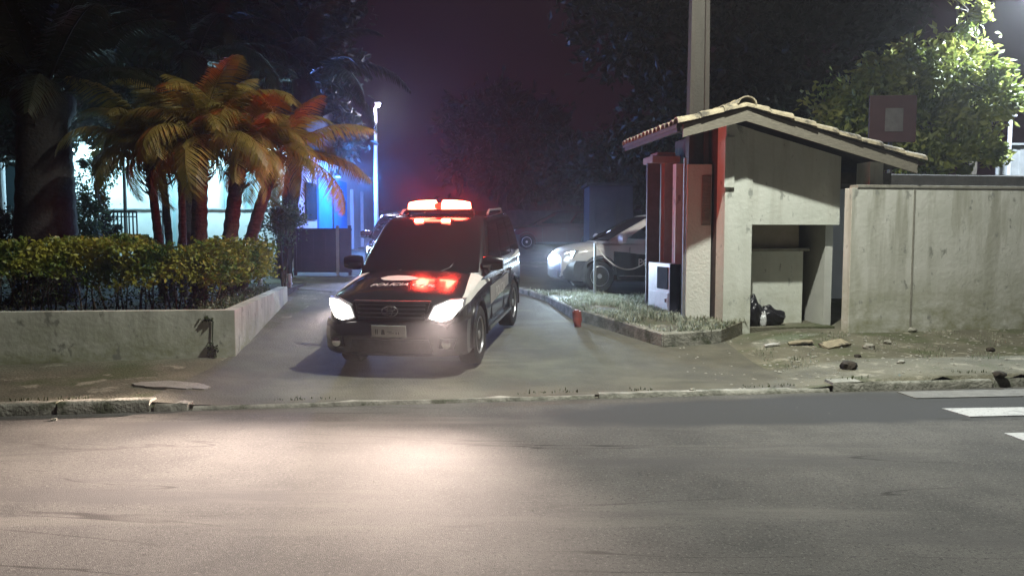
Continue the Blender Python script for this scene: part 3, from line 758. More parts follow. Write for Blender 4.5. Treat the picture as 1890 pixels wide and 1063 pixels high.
# street lamp on the left
a = Q(695, 405, 26); g = T(a.x, 26); top = Q(695, 200, 26).z-g
t = empty('street_lamp', (a.x, 26, g), 'slim pale street lamp with one small lit head behind the black police car', 'street lamp')
mb = MB(); mb.tube([(0, 0, -.1), (0, 0, 1.0), (0, 0, top*.6), (0, 0, top)], [.09, .08, .07, .045], 12); mb.build('pole', M['polepaint'], t, 60)
mb = MB(); mb.tube([(0, 0, top-.02), (.02, 0, top+.1), (.1, -.03, top+.15)], .025, 8); mb.box((.1, -.05, top+.16), (.2, .14, .05), None, .015); hd = mb.build('lamp_head', M['metal'], t)
bm = bmesh.new(); bmesh.ops.create_uvsphere(bm, u_segments=16, v_segments=10, radius=.075); me = bpy.data.meshes.new('b'); bm.to_mesh(me); bm.free(); me.transform(Matrix.Translation((.1, -.06, top+.10))); link('bulb', me, M['lumi_lilac'], hd, 170)
lamp('street_lamp_light', 'POINT', (a.x+.1, 25.8, g+top-.1), 260, (.80, .80, 1), .1)
# blue lamp on the side wall
p_ = A.lerp(B, onside(609)); bl = empty('blue_wall_lamp', (p_.x+nr.x*.25, p_.y+nr.y*.25+.2, 3.72), 'small blue lamp above the blue doors', 'lamp')
mb = MB(); mb.box((0, 0, 0), (.3, .16, .1), Matrix.Rotation(ang, 3, 'Z'), .02); mb.build('housing', M['steel_dark'], bl)
mb = MB(); mb.box((0.02, -.02, -.07), (.22, .12, .03), Matrix.Rotation(ang, 3, 'Z'), .01); mb.build('lens', M['tube_blue'], bl)
lamp('blue_lamp_light', 'POINT', (p_.x+nr.x*1.2, p_.y-.6, 3.45), 1000, (.06, .28, 1), .12)
lamp('drive_fill_light', 'POINT', (p_.x+1.5, p_.y-2.5, 3.6), 450, (.30, .34, 1), .15)  # blue fill added for planter side and drive, no fixture

# ------------------------------------------------------------------ guardhouse
GA = 8.0; O = Vector((3.31, 12.3, 0))
gh = empty('guardhouse', O, 'small white gatehouse with a clay-tiled gable roof and an open front', 'guardhouse', None, (0, 0, R(GA)))
g0 = T(O.x+.5, O.y+.3)
M['recess'] = mat('recess_shade_panel', (.40, .35, .26), .85, (.48, .42, .32), 4)  # tone of the dimly lit back wall, raised against the lintel shadow
M['innerwall'] = mat('inner_plaster', (.42, .42, .38), .85, (.5, .5, .45), 3)
Hm = M['house']
def rafter(u):  # underside height of the roof at u
    return 3.36+.264*(u+1.0) if u < .10 else 3.65-.266*(u-.10)
def gbox(name, u0, u1, w0, w1, z0, z1, m_, parent=gh, bevel=.006):
    mb = MB(); mb.box(((u0+u1)/2, (w0+w1)/2, (z0+z1)/2), (u1-u0, w1-w0, z1-z0), None, bevel); return mb.build(name, m_, parent)
def gable(name, u0, u1, w0, w1, z0, m_, cut=.16):
    us = [u0]+([.1] if u0 < .1 < u1 else [])+[u1]
    pts = [(u0, w0, z0), (u1, w0, z0)]+[(u, w0, rafter(u)-cut) for u in reversed(us)]
    mb = MB(); mb.prism(pts, (0, w1-w0, 0)); return mb.build(name, m_, gh)
gable('corner_pillar', 0, .45, -.02, .30, -.1, Hm)
gable('gable_wall', .452, 1.93, 0, .18, 1.93, Hm)
M['sideplaster'] = mat('dark_brown_plaster', (.035, .03, .027), .85, (.08, .066, .055), 3, bump=.4)  # darker mottled brown than the front plaster
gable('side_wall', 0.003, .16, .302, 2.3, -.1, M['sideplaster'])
gable('back_wall', .162, 1.93, 2.1, 2.28, -.1, Hm)
gable('inner_side_wall', 1.80, 1.93, .182, 2.1, -.1, M['innerwall'])
gbox('inner_parapet', .30, 1.60, .50, .64, -.1, 1.50, Hm)
gbox('parapet_coping', .28, 1.70, .46, .70, 1.502, 1.55, M['concrete'])
gbox('inner_floor', .10, 1.9, .0, 2.2, g0-.1, g0+.07, M['dirt'])
gbox('recess_shade_panel', .455, 1.60, .66, .69, 1.555, 2.2, M['recess'])  # panel added to stand in for the shaded back wall
gbox('dark_inner_board', 1.56, 1.58, .70, 2.0, g0, 1.9, M['darkwood'])
gbox('capital', -.03, .13, -.06, -.022, 2.50, 3.28, Hm)
# low bracket showing above the wall at the right of the gable
gbox('purlin_end', 2.35, 2.58, -.12, .25, 2.50, 2.92, Hm)
gbox('beam_end', 1.95, 3.0, .3, 2.2, 2.60, 2.78, M['darkwood'])
# roof: boards, fascia, tiles
W0, W1 = -.50, 2.35
UL, UR, UM = -.97, 3.02, .10
zc = lambda u: rafter(u)
for (ua, ub, nm) in ((UL, UM, 'roof_deck'), (UM, UR, 'roof_deck')):
    mb = MB(); mb.prism([(ua, W0+.03, zc(ua)-.03), (ub, W0+.03, zc(ub)-.03), (ub, W0+.03, zc(ub)+.02), (ua, W0+.03, zc(ua)+.02)], (0, W1-W0-.03, 0)); mb.build(nm, M['darkwood'], gh)
    mb = MB(); a_, b_ = (ua+.10 if ua == UL else ua), (ub-.12 if ub == UR else ub)
    mb.prism([(a_, W0, zc(a_)-.19), (b_, W0, zc(b_)-.19), (b_, W0, zc(b_)+.0), (a_, W0, zc(a_)+.0)], (0, .028, 0)); mb.build('bargeboard', M['wood'], gh)
# eave boards at the sides
mb = MB(); mb.box((UL+.05, (W0+W1)/2, zc(UL)-.02), (.05, W1-W0-.1, .12)); mb.build('eave_board', M['darkwood'], gh)
# tiles: rows of curved tiles; courses run down the slope
def tile_mesh(length, r0, r1, up=True):
    mb = MB(); n = 7; rings = []
    for s, rr_ in ((0, r0), (1, r1)):
        ring = [(s*length, rr_*math.cos(t), rr_*math.sin(t)*.75) for t in [math.pi*k/n for k in range(n+1)]]
        ring += [(s*length, (rr_-.018)*math.cos(t), (rr_-.018)*math.sin(t)*.75) for t in [math.pi*(n-k)/n for k in range(n+1)]]
        rings.append(ring)
    mb.loft(rings); return mb
mb = MB()
tl = .40
def lay(ua, ub, base_z):
    L = abs(ub-ua); n = int(round(L/ (tl*.86))); step = (ub-ua)/n
    nrow = 15
    for r_ in range(nrow):
        wv = W0+.06+(W1-W0-.1)*r_/(nrow-1)
        big = 1.25 if r_ == 0 else 1
        for k in range(n):
            u_lo = ub-step*k; u_hi = u_lo-step*1.12; z_lo = zc(u_lo)+.035; z_hi = zc(max(min(u_hi, max(ua, ub)), min(ua, ub)))+.02
            if k == n-1: u_hi = ua; z_hi = zc(ua)+.02
            dz = rnd.uniform(-.006, .006); j = rnd.uniform(-.008, .008)
            nn = 7; rings = []
            for (u, z, rad) in ((u_lo, z_lo+dz, .098*big), (u_hi, z_hi, .080*big)):
                ring = [(u, wv+j+rad*math.cos(t), z+rad*.8*math.sin(t)) for t in [math.pi*q/nn for q in range(nn+1)]]
                ring += [(u, wv+j+(rad-.018)*math.cos(t), z-.004+(rad-.018)*.8*math.sin(t)) for t in [math.pi*(nn-q)/nn for q in range(nn+1)]]
                rings.append(ring)
            mb.loft(rings)
lay(UM, UL, 0); lay(UM, UR, 0)
mb.build('roof_tiles', M['tile'], gh, 50)
mb = MB()
for k in range(8):
    wv = W0+.0+k*.36; rings = []
    for (ww, rad) in ((wv-.04, .15), (wv+.38, .125)):
        nn = 8; ring = [(UM+rad*math.cos(t), ww, zc(UM)+.06+rad*.75*math.sin(t)) for t in [math.pi*q/nn for q in range(nn+1)]]
        ring += [(UM+(rad-.02)*math.cos(t), ww, zc(UM)+.055+(rad-.02)*.75*math.sin(t)) for t in [math.pi*(nn-q)/nn for q in range(nn+1)]]
        rings.append(ring)
    mb.loft(rings)
mb.build('ridge_tiles', M['tile'], gh, 50)

# gate pillar left of the guardhouse with a brown door leaf
a = Q(1222, 590, 14.0); gp = empty('gate_pillar', (a.x+.02, 14.0, T(a.x, 14)), 'square pillar with a projecting cap at the drive side of the gatehouse', 'pillar', None, (0, 0, R(GA)))
z1 = Q(1225, 300, 14).z-T(a.x, 14)
M['shaft'] = mat('dull_plaster', (.24, .22, .21), .85, (.32, .30, .28), 3, bump=.4)
mb = MB(); mb.box((.10, .2, z1/2-.05), (.22, .4, z1+.1), None, .008); mb.build('shaft', M['shaft'], gp)
mb = MB(); mb.box((.0, .2, z1+.05), (.52, .55, .12), None, .015); mb.box((.02, .2, z1+.14), (.34, .4, .07), None, .015); mb.build('cap', M['shaft'], gp)
mb = MB(); mb.box((-.15, .2, z1/2), (.24, .06, z1), None, .006)
for k in range(5): mb.box((-.15, .165, .3+k*(z1-.5)/4), (.2, .02, .05))
mb.build('door_leaf', M['brown'], gp)
# wall between pillar and pole
a = Q(1244, 600, 13.5); mb = MB(); hh = Q(1244, 300, 13.5).z
mb.box((.13, .09, hh/2), (.26, .16, hh), None, .008); o = mb.build('wall_stub', Hm); o.location = (a.x, 13.5, -.02+.0); o.rotation_euler = (0, 0, R(GA)); tag(o, 'narrow white wall strip between the capped pillar and the concrete pole', 'wall')
# white meter cabinet, its long face towards the drive
cbp = (2.54, 13.62); cb = empty('meter_cabinet', (cbp[0], cbp[1], T(*cbp)+.12), 'white upright cabinet with a dark panel at the foot of the capped pillar', 'cabinet', None, (0, 0, R(-75.5)))
h = .90
mb = MB(); mb.box((0, .10, h/2), (.86, .18, h), None, .01); mb.build('body', M['cabinet'], cb)
mb = MB(); mb.box((.16, .004, h*.72), (.42, .014, h*.42), None, .004); mb.build('panel', M['darkpanel'], cb)
mb = MB(); mb.box((.0, .006, h*.25), (.76, .012, h*.40), None, .003); dd = mb.build('door', M['cabinet'], cb)
mb = MB(); mb.box((.30, -.006, h*.3), (.02, .02, .06)); mb.build('handle', M['steel_dark'], dd)
mb = MB(); mb.box((.442, .10, h/2), (.02, .19, h*.98)); mb.build('side_edge', M['darkpanel'], cb)

# concrete utility pole (double-T section) rising through the roof overhang
px0 = Q(1281, 560, 12.93); pol = empty('utility_pole', (px0.x+.01, 12.93, 0), 'tall grooved concrete utility pole rising beside the gatehouse roof', 'utility pole', None, (0, 0, R(2)))
M['polegrey'] = mat('pole_concrete', (.034, .030, .024), .85, (.055, .05, .04), 4, bump=.5, bscale=25, stretch=(1, 1, .2))
mb = MB()
H = 9.6
def ring_pole(z):
    s = 1.12-.42*z/H; a_, b_, c_ = .165*s, .075*s, .05*s
    if z < .9: a_ += .07*(1-z/.9)
    return [(-a_, -.11*s, z), (-a_+b_, -.11*s, z), (-a_+b_, -.04*s, z), (a_-b_, -.04*s, z), (a_-b_, -.11*s, z), (a_, -.11*s, z), (a_, .11*s, z), (a_-b_, .11*s, z), (a_-b_, .04*s, z), (-a_+b_, .04*s, z), (-a_+b_, .11*s, z), (-a_, .11*s, z)]
mb.loft([ring_pole(z) for z in (-.2, .4, .9, 1.5, 3, 5, 7, H)]); mb.build('shaft', M['polegrey'], pol)
M['polewhite'] = mat('whitewashed_concrete', (.58, .59, .53), .85, (.66, .67, .61), 3, bump=.5, bscale=25, stretch=(1, 1, .3))
mb = MB(); mb.box((-.005, -.18, 1.45), (.40, .06, 2.9), None, .01); mb.build('whitewashed_casing', M['polewhite'], pol)
mb = MB(); mb.tube([(-.235, -.16, 0), (-.235, -.16, 3.0)], .025, 8); mb.build('conduit', M['metal'], pol)
mb = MB(); mb.box((.10, -.225, 2.32), (.15, .03, .80), None, .01); mb.box((.10, -.245, 2.12), (.09, .02, .22), None, .01); mb.build('meter_plate', M['wood'], pol)
mb = MB()
for k in range(3): mb.box((0, -.02, 7.6+k*.7), (.9 if k == 2 else .3, .1, .08))
mb.build('crossarm', M['steel_dark'], pol)
# street lamp bracketed on that pole, over the road, out of the picture above
SLp = Vector((2.4, 8.6, 8.7))
t = empty('bracket_street_lamp', (px0.x, 12.8, 8.4), 'street lamp on a long arm fixed to the concrete pole over the road', 'street lamp')
rel = SLp-Vector(t.location)
mb = MB(); mb.tube([(0, 0, 0), rel*.4+Vector((0, 0, .5)), rel+Vector((0, .5, .12)), rel+Vector((0, .1, .12))], [.035, .03, .028, .028], 8); mb.box((0, .02, 0), (.2, .12, .25)); mb.build('arm', M['metal'], t)
mb = MB(); mb.box(rel+Vector((0, -.1, .12)), (.28, .62, .12), None, .03); lh = mb.build('lamp_head', M['metal'], t)
mb = MB(); mb.box(rel+Vector((0, -.12, .045)), (.2, .42, .03), None, .01); mb.build('diffuser', M['lumi'], lh)
lamp('bracket_lamp_light', 'SPOT', SLp, 5200, (.98, 1.0, .90), .13, SLp+Vector((0, .0, -1)), 150, .5)

# lamp at the upper right behind the boundary wall (just outside the picture)
la = Q(1925, -40, 16.5); g = T(la.x, 16.5)
t = empty('post_street_lamp', (la.x+.9, 16.5, g), 'tall street lamp behind the boundary wall at the right', 'street lamp')
mb = MB(); tp = la.z-g; mb.tube([(0, 0, -.1), (0, 0, tp*.6), (0, 0, tp-.1), (-.3, 0, tp+.1), (-.7, 0, tp+.12)], [.09, .07, .05, .035, .03], 10); mb.build('pole', M['metal'], t, 60)
mb = MB(); mb.box((-.85, 0, tp+.1), (.5, .24, .1), None, .03); lh = mb.build('lamp_head', M['metal'], t)
mb = MB(); mb.box((-.87, 0, tp+.04), (.36, .18, .03), None, .01); mb.build('diffuser', M['lumi'], lh)
lamp('post_lamp_light', 'SPOT', (la.x, 16.5, la.z), 5800, (.80, .92, 1.0), .12, (la.x, 16.5, 0), 170, .5)

# ------------------------------------------------------------------ boundary wall
a0 = Vector((5.235, 12.16)); da = Vector((1, .16)).normalized(); a1 = a0+da*14
bw = empty('boundary_wall', (a0.x, a0.y, 0), 'long stained plaster wall right of the gatehouse', 'wall', None, (0, 0, math.atan2(da.y, da.x)))
mb = MB(); mb.box((7, .10, 1.2), (14, .20, 2.58), None, .01); mb.build('wall', M['longwall'], bw)
mb = MB(); mb.box((1.06, .094, 1.2), (.035, .20, 2.56), None, .003); mb.build('wall_joint', M['concrete'], bw)
mb = MB(); mb.box((7.03, .10, 2.515), (13.9, .23, .05), None, .012); mb.build('coping', M['concrete'], bw)
# dark roof of a lean-to behind it
a = Vector((6.0, 13.6)); t = empty('lean_to_shed', (a.x, a.y, 0), 'dark low roof showing just above the boundary wall', 'shed', None, (0, 0, R(9)))
mb = MB(); mb.prism([(-.4, 0, 2.62), (-.4, 0, 2.80), (-.4, 2.2, 3.0), (-.4, 2.2, 2.82)], (12, 0, 0)); mb.build('roof', M['roofdark'], t)
mb = MB(); mb.box((5.5, 2.1, 1.4), (11.6, .15, 2.8)); mb.build('wall', M['bwall2'], t)
for q in (0, 3.8, 7.6, 11.2):
    mb = MB(); mb.box((q, .1, 1.3), (.12, .12, 2.62)); mb.build('post', M['darkwood'], t)
# pale sheet-metal shed and small post at far right
a = Q(1838, 310, 20.5); t = empty('sheet_metal_shed', (a.x, 20.5, 0), 'pale corrugated shed corner at the right edge above the wall', 'shed')
zt2 = Q(1850, 272, 20.5).z
V = []; mb = MB()
for k in range(40): mb.box((.05+.1*k, (k % 2)*.02, zt2/2), (.1, .04, zt2))
mb.build('wall', M['shedmetal'], t)
mb = MB(); mb.box((2.0, .9, zt2+.03), (4.2, 2.1, .05), Matrix.Rotation(R(-2), 3, 'X')); mb.build('roof', M['shedmetal'], t)
a = Q(1862, 290, 19.5); t = empty('small_mast', (a.x, 19.5, T(a.x, 19.5)), 'thin pale mast with a short crossbar at the far right', 'pole'); tp = Q(1862, 210, 19.5).z-T(a.x, 19.5)
mb = MB(); mb.tube([(0, 0, -.1), (0, 0, tp)], .05, 8); mb.build('pole', M['polepaint'], t)
mb = MB(); mb.tube([(-.28, 0, tp-.02), (.15, 0, tp-.05)], .03, 6); mb.build('crossbar', M['polepaint'], t)

# maroon sign on a post behind the roof
a = Q(1647, 220, 14.8); g = T(a.x, 14.8); t = empty('square_sign', (a.x, 14.8, g), 'dark maroon square board with a grey rectangle above the gatehouse roof', 'sign', None, (0, 0, R(-3)))
hz = a.z-g; s_ = 84/F*14.8
mb = MB(); mb.box((0, 0, hz), (s_, .05, s_), None, .01); bd = mb.build('board', M['maroon'], t)
mb = MB(); mb.box((.02, -.032, hz-.02), (s_*.38, .012, s_*.50), None, .004); mb.build('grey_plate', M['signgrey'], bd)
mb = MB(); mb.tube([(0, .06, -.1), (0, .06, hz+.3)], .04, 8); mb.build('post', M['steel_dark'], t)

# ------------------------------------------------------------------ island with grass in front of the gatehouse
isl = [(958, 540), (1010, 557), (1058, 590), (1130, 612), (1224, 642), (1330, 634)]
pts = [G(*p) for p in isl]
# the back of the island goes in under the gatehouse
back = [Vector((3.75, 12.45, 0)), Vector((3.2, 15.2, 0)), Vector((1.9, 16.6, 0)), Vector((.7, 16.2, 0))]
top = .20
def zi(x, y): return T(x, y)+top*(.5+.5*sstep(16.2, 13.5, y))
allp = pts+back
mb = MB(); A_ = [mb.bm.verts.new((p.x, p.y, T(p.x, p.y)-.1)) for p in allp]; B_ = [mb.bm.verts.new((p.x, p.y, zi(p.x, p.y))) for p in allp]
cc_ = sum((Vector((p.x, p.y, 0)) for p in allp), Vector())/len(allp)
cv = mb.bm.verts.new((cc_.x, cc_.y, zi(cc_.x, cc_.y)-.01))
n = len(allp)
for k in range(n):
    mb.bm.faces.new((A_[k], A_[(k+1) % n], B_[(k+1) % n], B_[k])); mb.bm.faces.new((B_[k], B_[(k+1) % n], cv))
mb.bm.faces.new(A_[::-1])
tag(mb.build('traffic_island', M['dirt']), kind='structure')
# its kerb edge
edge = pts
mb = MB(); 
for k in range(len(edge)-1):
    a_, b_ = edge[k], edge[k+1]; d_ = Vector((b_.x-a_.x, b_.y-a_.y)).normalized(); nn_ = Vector((-d_.y, d_.x))
    rings = []
    for q in range(5):
        p = Vector((a_.x, a_.y)).lerp(Vector((b_.x, b_.y)), q/4); z_ = zi(p.x, p.y)+.015
        o1 = p-nn_*.02; o2 = p+nn_*.13
        rings.append([(o1.x, o1.y, T(p.x, p.y)-.08), (o2.x, o2.y, T(p.x, p.y)-.08), (o2.x, o2.y, z_), (o1.x+nn_.x*.02, o1.y+nn_.y*.02, z_), (o1.x, o1.y, z_-.02)])
    mb.loft(rings)
tag(mb.build('island_kerb', M['kerb'], None, 40), 'low concrete kerb round the grassy island by the gatehouse', 'kerb')
# grass clippings and tufts on the island
rr = random.Random(5); gp_ = []
def inside(x, y, poly):
    c_ = False; j = len(poly)-1
    for i in range(len(poly)):
        if (poly[i].y > y) != (poly[j].y > y) and x < (poly[j].x-poly[i].x)*(y-poly[i].y)/(poly[j].y-poly[i].y)+poly[i].x: c_ = not c_
        j = i
    return c_
while len(gp_) < 9000:
    x = rr.uniform(.1, 4); y = rr.uniform(11.6, 16.6)
    if inside(x, y, allp) and math.sin(x*4+y*1.7)+math.sin(x*2.1-y*3.1)*.8+rr.random()*1.2 > -.1: gp_.append((x, y, zi(x, y)-.01))
blades('grass', gp_, .11, 9, M['grass'], 'pale tousled grass covering the island before the gatehouse', wid=.009, lean=1.3)
# red stub post
a = G(1066, 604); t = Vector((a.x, a.y, T(a.x, a.y)))
mb = MB(); mb.tube([(0, 0, -.05), (.0, 0, .12), (-.02, 0, .27)], [.085, .08, .075], 14); mb.tube([(-.02, 0, .262), (-.021, 0, .29)], [.05, .045], 14); o = mb.build('stub_post', M['redpost'], None, 50); o.location = t; tag(o, 'short red stub post at the tip of the grassy island', 'post')
# posts and slack chain in front of the white car
cg = 'chain posts on the island'
def cpost(px, py, D, h, lab):
    a = Q(px, py, D); g = T(a.x, D); mb = MB(); mb.lathe([(.03, -.1), (.026, h-.03), (.034, h-.02), (.02, h+.01)], 12); o = mb.build('chain_post', M['metal'], None, 50); o.location = (a.x, D, g); tag(o, lab, 'post', cg); return Vector((a.x, D, g+h-.04))
pA = cpost(1098, 505, 15.9, Q(1098, 447, 15.9).z-T(Q(1098, 447, 15.9).x, 15.9), 'thin pale chain post left of the capped pillar')
pB = cpost(1215, 505, 15.5, Q(1215, 455, 15.5).z-T(Q(1215, 455, 15.5).x, 15.5), 'thin chain post hidden half behind the capped pillar')
mb = MB(); ch = [pA.lerp(pB, k/20)+Vector((0, 0, -.46*(1-(2*k/20-1)**2))) for k in range(21)]
mb.tube([c_-pA for c_ in ch], .014, 6); o = mb.build('chain', M['decal']); o.location = pA; tag(o, 'slack white chain hanging from the post before the white car', 'chain')

# bags in the gatehouse opening
def bag(u, w_, r, seed, label, m_, strip=False):
    bm = bmesh.new(); bmesh.ops.create_icosphere(bm, subdivisions=4, radius=1); rr = random.Random(seed)
    for v in bm.verts:
        c_ = v.co; k = 1+.10*math.sin(c_.x*5+seed)+.08*math.sin(c_.y*7+c_.z*4)+.05*math.sin(c_.z*13+c_.x*9)
        pinch = 1-.5*max(0, c_.z-.3)
        v.co = Vector((c_.x*r[0]*k*pinch, c_.y*r[1]*k*pinch, (max(c_.z, -.7)+.7)*r[2]*k*.62))
    me = bpy.data.meshes.new('bag'); bm.to_mesh(me); bm.free(); o = link('rubbish_bag', me, m_, None, 170)
    ro = Matrix.Rotation(R(GA), 3, 'Z'); p = O+ro @ Vector((u, w_, 0)); o.location = (p.x, p.y, g0+.07); return tag(o, label, 'bag', 'rubbish bags in the gatehouse')
O = Vector((3.31, 12.3, 0))
bag(.60, .26, (.19, .17, .42), 1, 'upright black rubbish bag right behind the gatehouse pillar', M['bag'])
bag(.90, .30, (.27, .16, .28), 2, 'slumped black rubbish bag against the inner parapet', M['bag'])
bag(.745, .14, (.055, .05, .22), 5, 'small crumpled white bag between the two black ones', M['bagw'])

# ------------------------------------------------------------------ cars
def half_ring(x, wd, zs_, zc_, zb_):
    h = [(0, zb_), (wd*.80, zb_), (wd*.93, zb_+.04), (wd*.985, zb_+.14), (wd*1.0, zb_+(zs_-zb_)*.45), (wd*1.0, zb_+(zs_-zb_)*.66), (wd*.985, zs_-(zs_-zb_)*.16), (wd*.955, zs_-.035), (wd*.90, zs_), (wd*.6, zs_+(zc_-zs_)*.65), (wd*.3, zs_+(zc_-zs_)*.92), (0, zc_)]
    return [(x, y, z) for y, z in h]+[(x, -y, z) for y, z in reversed(h[1:-1])]
def interp(st, x):
    for a, b in zip(st, st[1:]):
        if a[0] <= x <= b[0]:
            t = (x-a[0])/(b[0]-a[0]); return [a[i]+(b[i]-a[i])*t for i in range(5)]
    return list(st[0] if x < st[0][0] else st[-1])
def smooth_stations(st, n):
    xs = [st[0][0]+(st[-1][0]-st[0][0])*k/n for k in range(n+1)]
    xs = sorted(set([round(x, 3) for x in xs]+[s[0] for s in st])); out = []
    for x in xs:
        a = [0]*5
        for dx in (-.05, -.025, 0, .025, .05):
            v = interp(st, min(max(x+dx, st[0][0]), st[-1][0])); a = [p+q/5 for p, q in zip(a, v)]
        a[0] = x; out.append(a)
    return out
def car(sp, name, label, group, loc, rz, pitch, full=True):
    S = sp; t = empty(name, loc, label, 'car', group); t.rotation_euler = Matrix.Rotation(R(rz), 3, 'Z').to_4x4().to_euler()
    t.rotation_euler = (Matrix.Rotation(R(rz), 3, 'Z') @ Matrix.Rotation(R(pitch), 3, 'Y')).to_euler()
    st = smooth_stations(S['st'], 60)
    mb = MB(); mb.loft([half_ring(*s) for s in st]); me = mb.mesh(); me.materials.append(S['paint'])
    body = bpy.data.objects.new('body', me); COL.objects.link(body)
    cut = MB()
    for ax in (S['fa'], S['ra']):
        for s in (-1, 1): cut.lathe([(S['wr']*1.13, -.22), (S['wr']*1.13, .22)], 40, Matrix.Translation((ax, s*(S['hw']-.06), S['wr']+.01)) @ Matrix.Rotation(R(90), 4, 'X'))
    cme = cut.mesh(); cme.materials.append(M['black']); co = bpy.data.objects.new('cut', cme); COL.objects.link(co)
    md = body.modifiers.new('b', 'BOOLEAN'); md.object = co; md.operation = 'DIFFERENCE'; md.solver = 'EXACT'
    bpy.context.view_layer.update()
    me2 = bpy.data.meshes.new_from_object(body.evaluated_get(bpy.context.evaluated_depsgraph_get()))
    bpy.data.objects.remove(body); bpy.data.objects.remove(co)
    link('body', me2, None, t, 35)
    def shell(x): return interp(S['st'], x)
    # greenhouse
    g = S['gh']  # (z, xr, xf, hw) rows
    def gh_at(h):
        f = h*(len(g)-1); k = min(len(g)-2, int(f)); q = f-k; return [g[k][i]+(g[k+1][i]-g[k][i])*q for i in range(4)]
    def front(y, h, off=0):
        z, xr, xf, hw = gh_at(h); return (xf+S['bulge']*(1-(y)**2)+off*.9, y*hw, z+off*.5)
    def side(s, q, h, off=0):
        z, xr, xf, hw = gh_at(h); return (xr+(xf-xr)*q, s*(hw+off), z+off*.3)
    def rear(y, h, off=0):
        z, xr, xf, hw = gh_at(h); return (xr-.06*(1-y*y)-off, y*hw, z)
    rings = []
    for z, xr, xf, hw in [gh_at(k/12) for k in range(13)]:
        h = [k/12 for k in range(13)][len(rings)]
        ring = [front(y, h) for y in (-.96, -.7, -.35, 0, .35, .7, .96)]+[side(1, q, h) for q in (.985, .8, .6, .4, .2, .015)]+[rear(y, h) for y in (.96, .5, 0, -.5, -.96)]+[side(-1, q, h) for q in (.015, .2, .4, .6, .8, .985)]
        rings.append(ring)
    # roof crown
    zt3, xr, xf, hw = gh_at(1)
    cx_ = (xr+xf)/2
    for sc_, dz in ((.93, .022), (.75, .045), (.4, .06)):
        rings.append([((p[0]-cx_)*sc_+cx_, p[1]*sc_, zt3+dz) for p in rings[12]])
    mb = MB(); mb.loft(rings); mb.build('cabin', S['paint2'], t, 40)
    ws = MB().grid(lambda a_, b_: front(-.93+1.86*a_, .06+.86*b_, .008), 12, 8).build('windscreen', M['carglass'], t, 170)
    for s in (-1, 1):
        for (q0, q1) in S['win']:
            pane = MB()
            pane.grid(lambda a_, b_: side(s, q0+(q1-q0)*a_, .12+.72*b_, .007), 6, 4)
            pane.build('side_window', M['carglass'], t, 170)
    MB().grid(lambda a_, b_: rear(-.85+1.7*a_, .2+.6*b_, .008), 6, 4).build('rear_window', M['carglass'], t, 170)
    # wheels
    wr = S['wr']
    tyre_p = [(wr*.60, -.095), (wr*.66, -.118), (wr*.90, -.125), (wr*.985, -.105), (wr, -.05), (wr, .05), (wr*.985, .105), (wr*.90, .125), (wr*.66, .118), (wr*.60, .095)]
    for ax in (S['fa'], S['ra']):
        for s in (-1, 1):
            wt = bpy.data.objects.new('wheel', None); COL.objects.link(wt); wt.parent = t; wt.location = (ax, s*(S['hw']-.125), wr)
            mt = Matrix.Rotation(R(-90*s), 4, 'X')
            MB().lathe(tyre_p, 40, mt).build('tyre', M['tyre'], wt, 40)
            rb = MB(); rb.lathe([(wr*.62, .03), (wr*.64, .11), (wr*.60, .115), (wr*.57, .06), (wr*.2, .04), (wr*.0+.001, .04)], 36, mt)
            for k in range(6):
                a_ = k*math.pi/3; d_ = Vector((math.cos(a_), math.sin(a_), 0)); e_ = Vector((-d_.y, d_.x, 0))
                P_ = [d_*wr*.10+e_*.045, d_*wr*.60+e_*.03, d_*wr*.60-e_*.03, d_*wr*.10-e_*.045]
                vs0 = [mt @ (p+Vector((0, 0, .055))) for p in P_]; ex = mt.to_3x3() @ Vector((0, 0, .035)); rb.prism(vs0, ex)
            rb.lathe([(wr*.16, .05), (wr*.15, .105), (.001, .11)], 20, mt)
            rb.build('rim', M['rim'], wt, 35)
    # arches/flares
    for ax in (S['fa'], S['ra']):
        for s in (-1, 1):
            fb = MB(); rings = []
            for k in range(17):
                a_ = math.pi*(-.06+1.12*k/16); cx2, cz2 = ax+math.cos(a_)*wr*1.15, wr+.01+math.sin(a_)*wr*1.15; ox, oz = ax+math.cos(a_)*wr*1.27, wr+.01+math.sin(a_)*wr*1.27
                hw2 = S['hw']-.01
                rings.append([(cx2, s*(hw2-.06), cz2), (cx2, s*(hw2+.022), cz2), (ox, s*(hw2+.012), oz), (ox, s*(hw2-.06), oz)])
            fb.loft(rings); fb.build('wheel_arch', S['trim'], t, 40)
    # side: door seams, handles, mirror, sill
    for s in (-1, 1):
        for q in S['seams']:
            x = q; w_, zs_, zc_, zb_ = shell(x)[1:]
            sb = MB(); sb.box((x, s*(w_-.004), (zb_+zs_)/2+.02), (.010, .012, (zs_-zb_)*.72)); sb.build('door_seam', M['black'], t)
        for q in S['handles']:
            hb = MB(); w_ = shell(q)[1]; hb.box((q, s*(w_+.012), shell(q)[2]-.14), (.17, .035, .03), None, .01); hb.build('door_handle', S['handle'], t)
        sb = MB(); sb.box(((S['fa']+S['ra'])/2, s*(S['hw']-.02), shell(0)[4]+.06), (S['fa']-S['ra']-wr*2.5, .10, .07), None, .02); sb.build('running_board', S['trim'], t)
        mx_, mz_ = S['mirror']
        mb_ = MB(); rings = []
        for k in range(5):
            q = k/4; y = S['hw']-.06+.27*q; hh_ = .05+.055*math.sin(math.pi*min(1, .25+q*.6)); dd_ = .05+.03*math.sin(math.pi*q)
            rings.append([(mx_+dd_*math.cos(a_)*.9-.02*q, s*y, mz_+hh_*math.sin(a_)) for a_ in [2*math.pi*j/12 for j in range(12)]])
        mb_.loft(rings); mb_.build('wing_mirror', S['mirrorpaint'], t, 50)
    # front face pieces
    fx = S['nose']
    def fxy(y): return fx(abs(y))
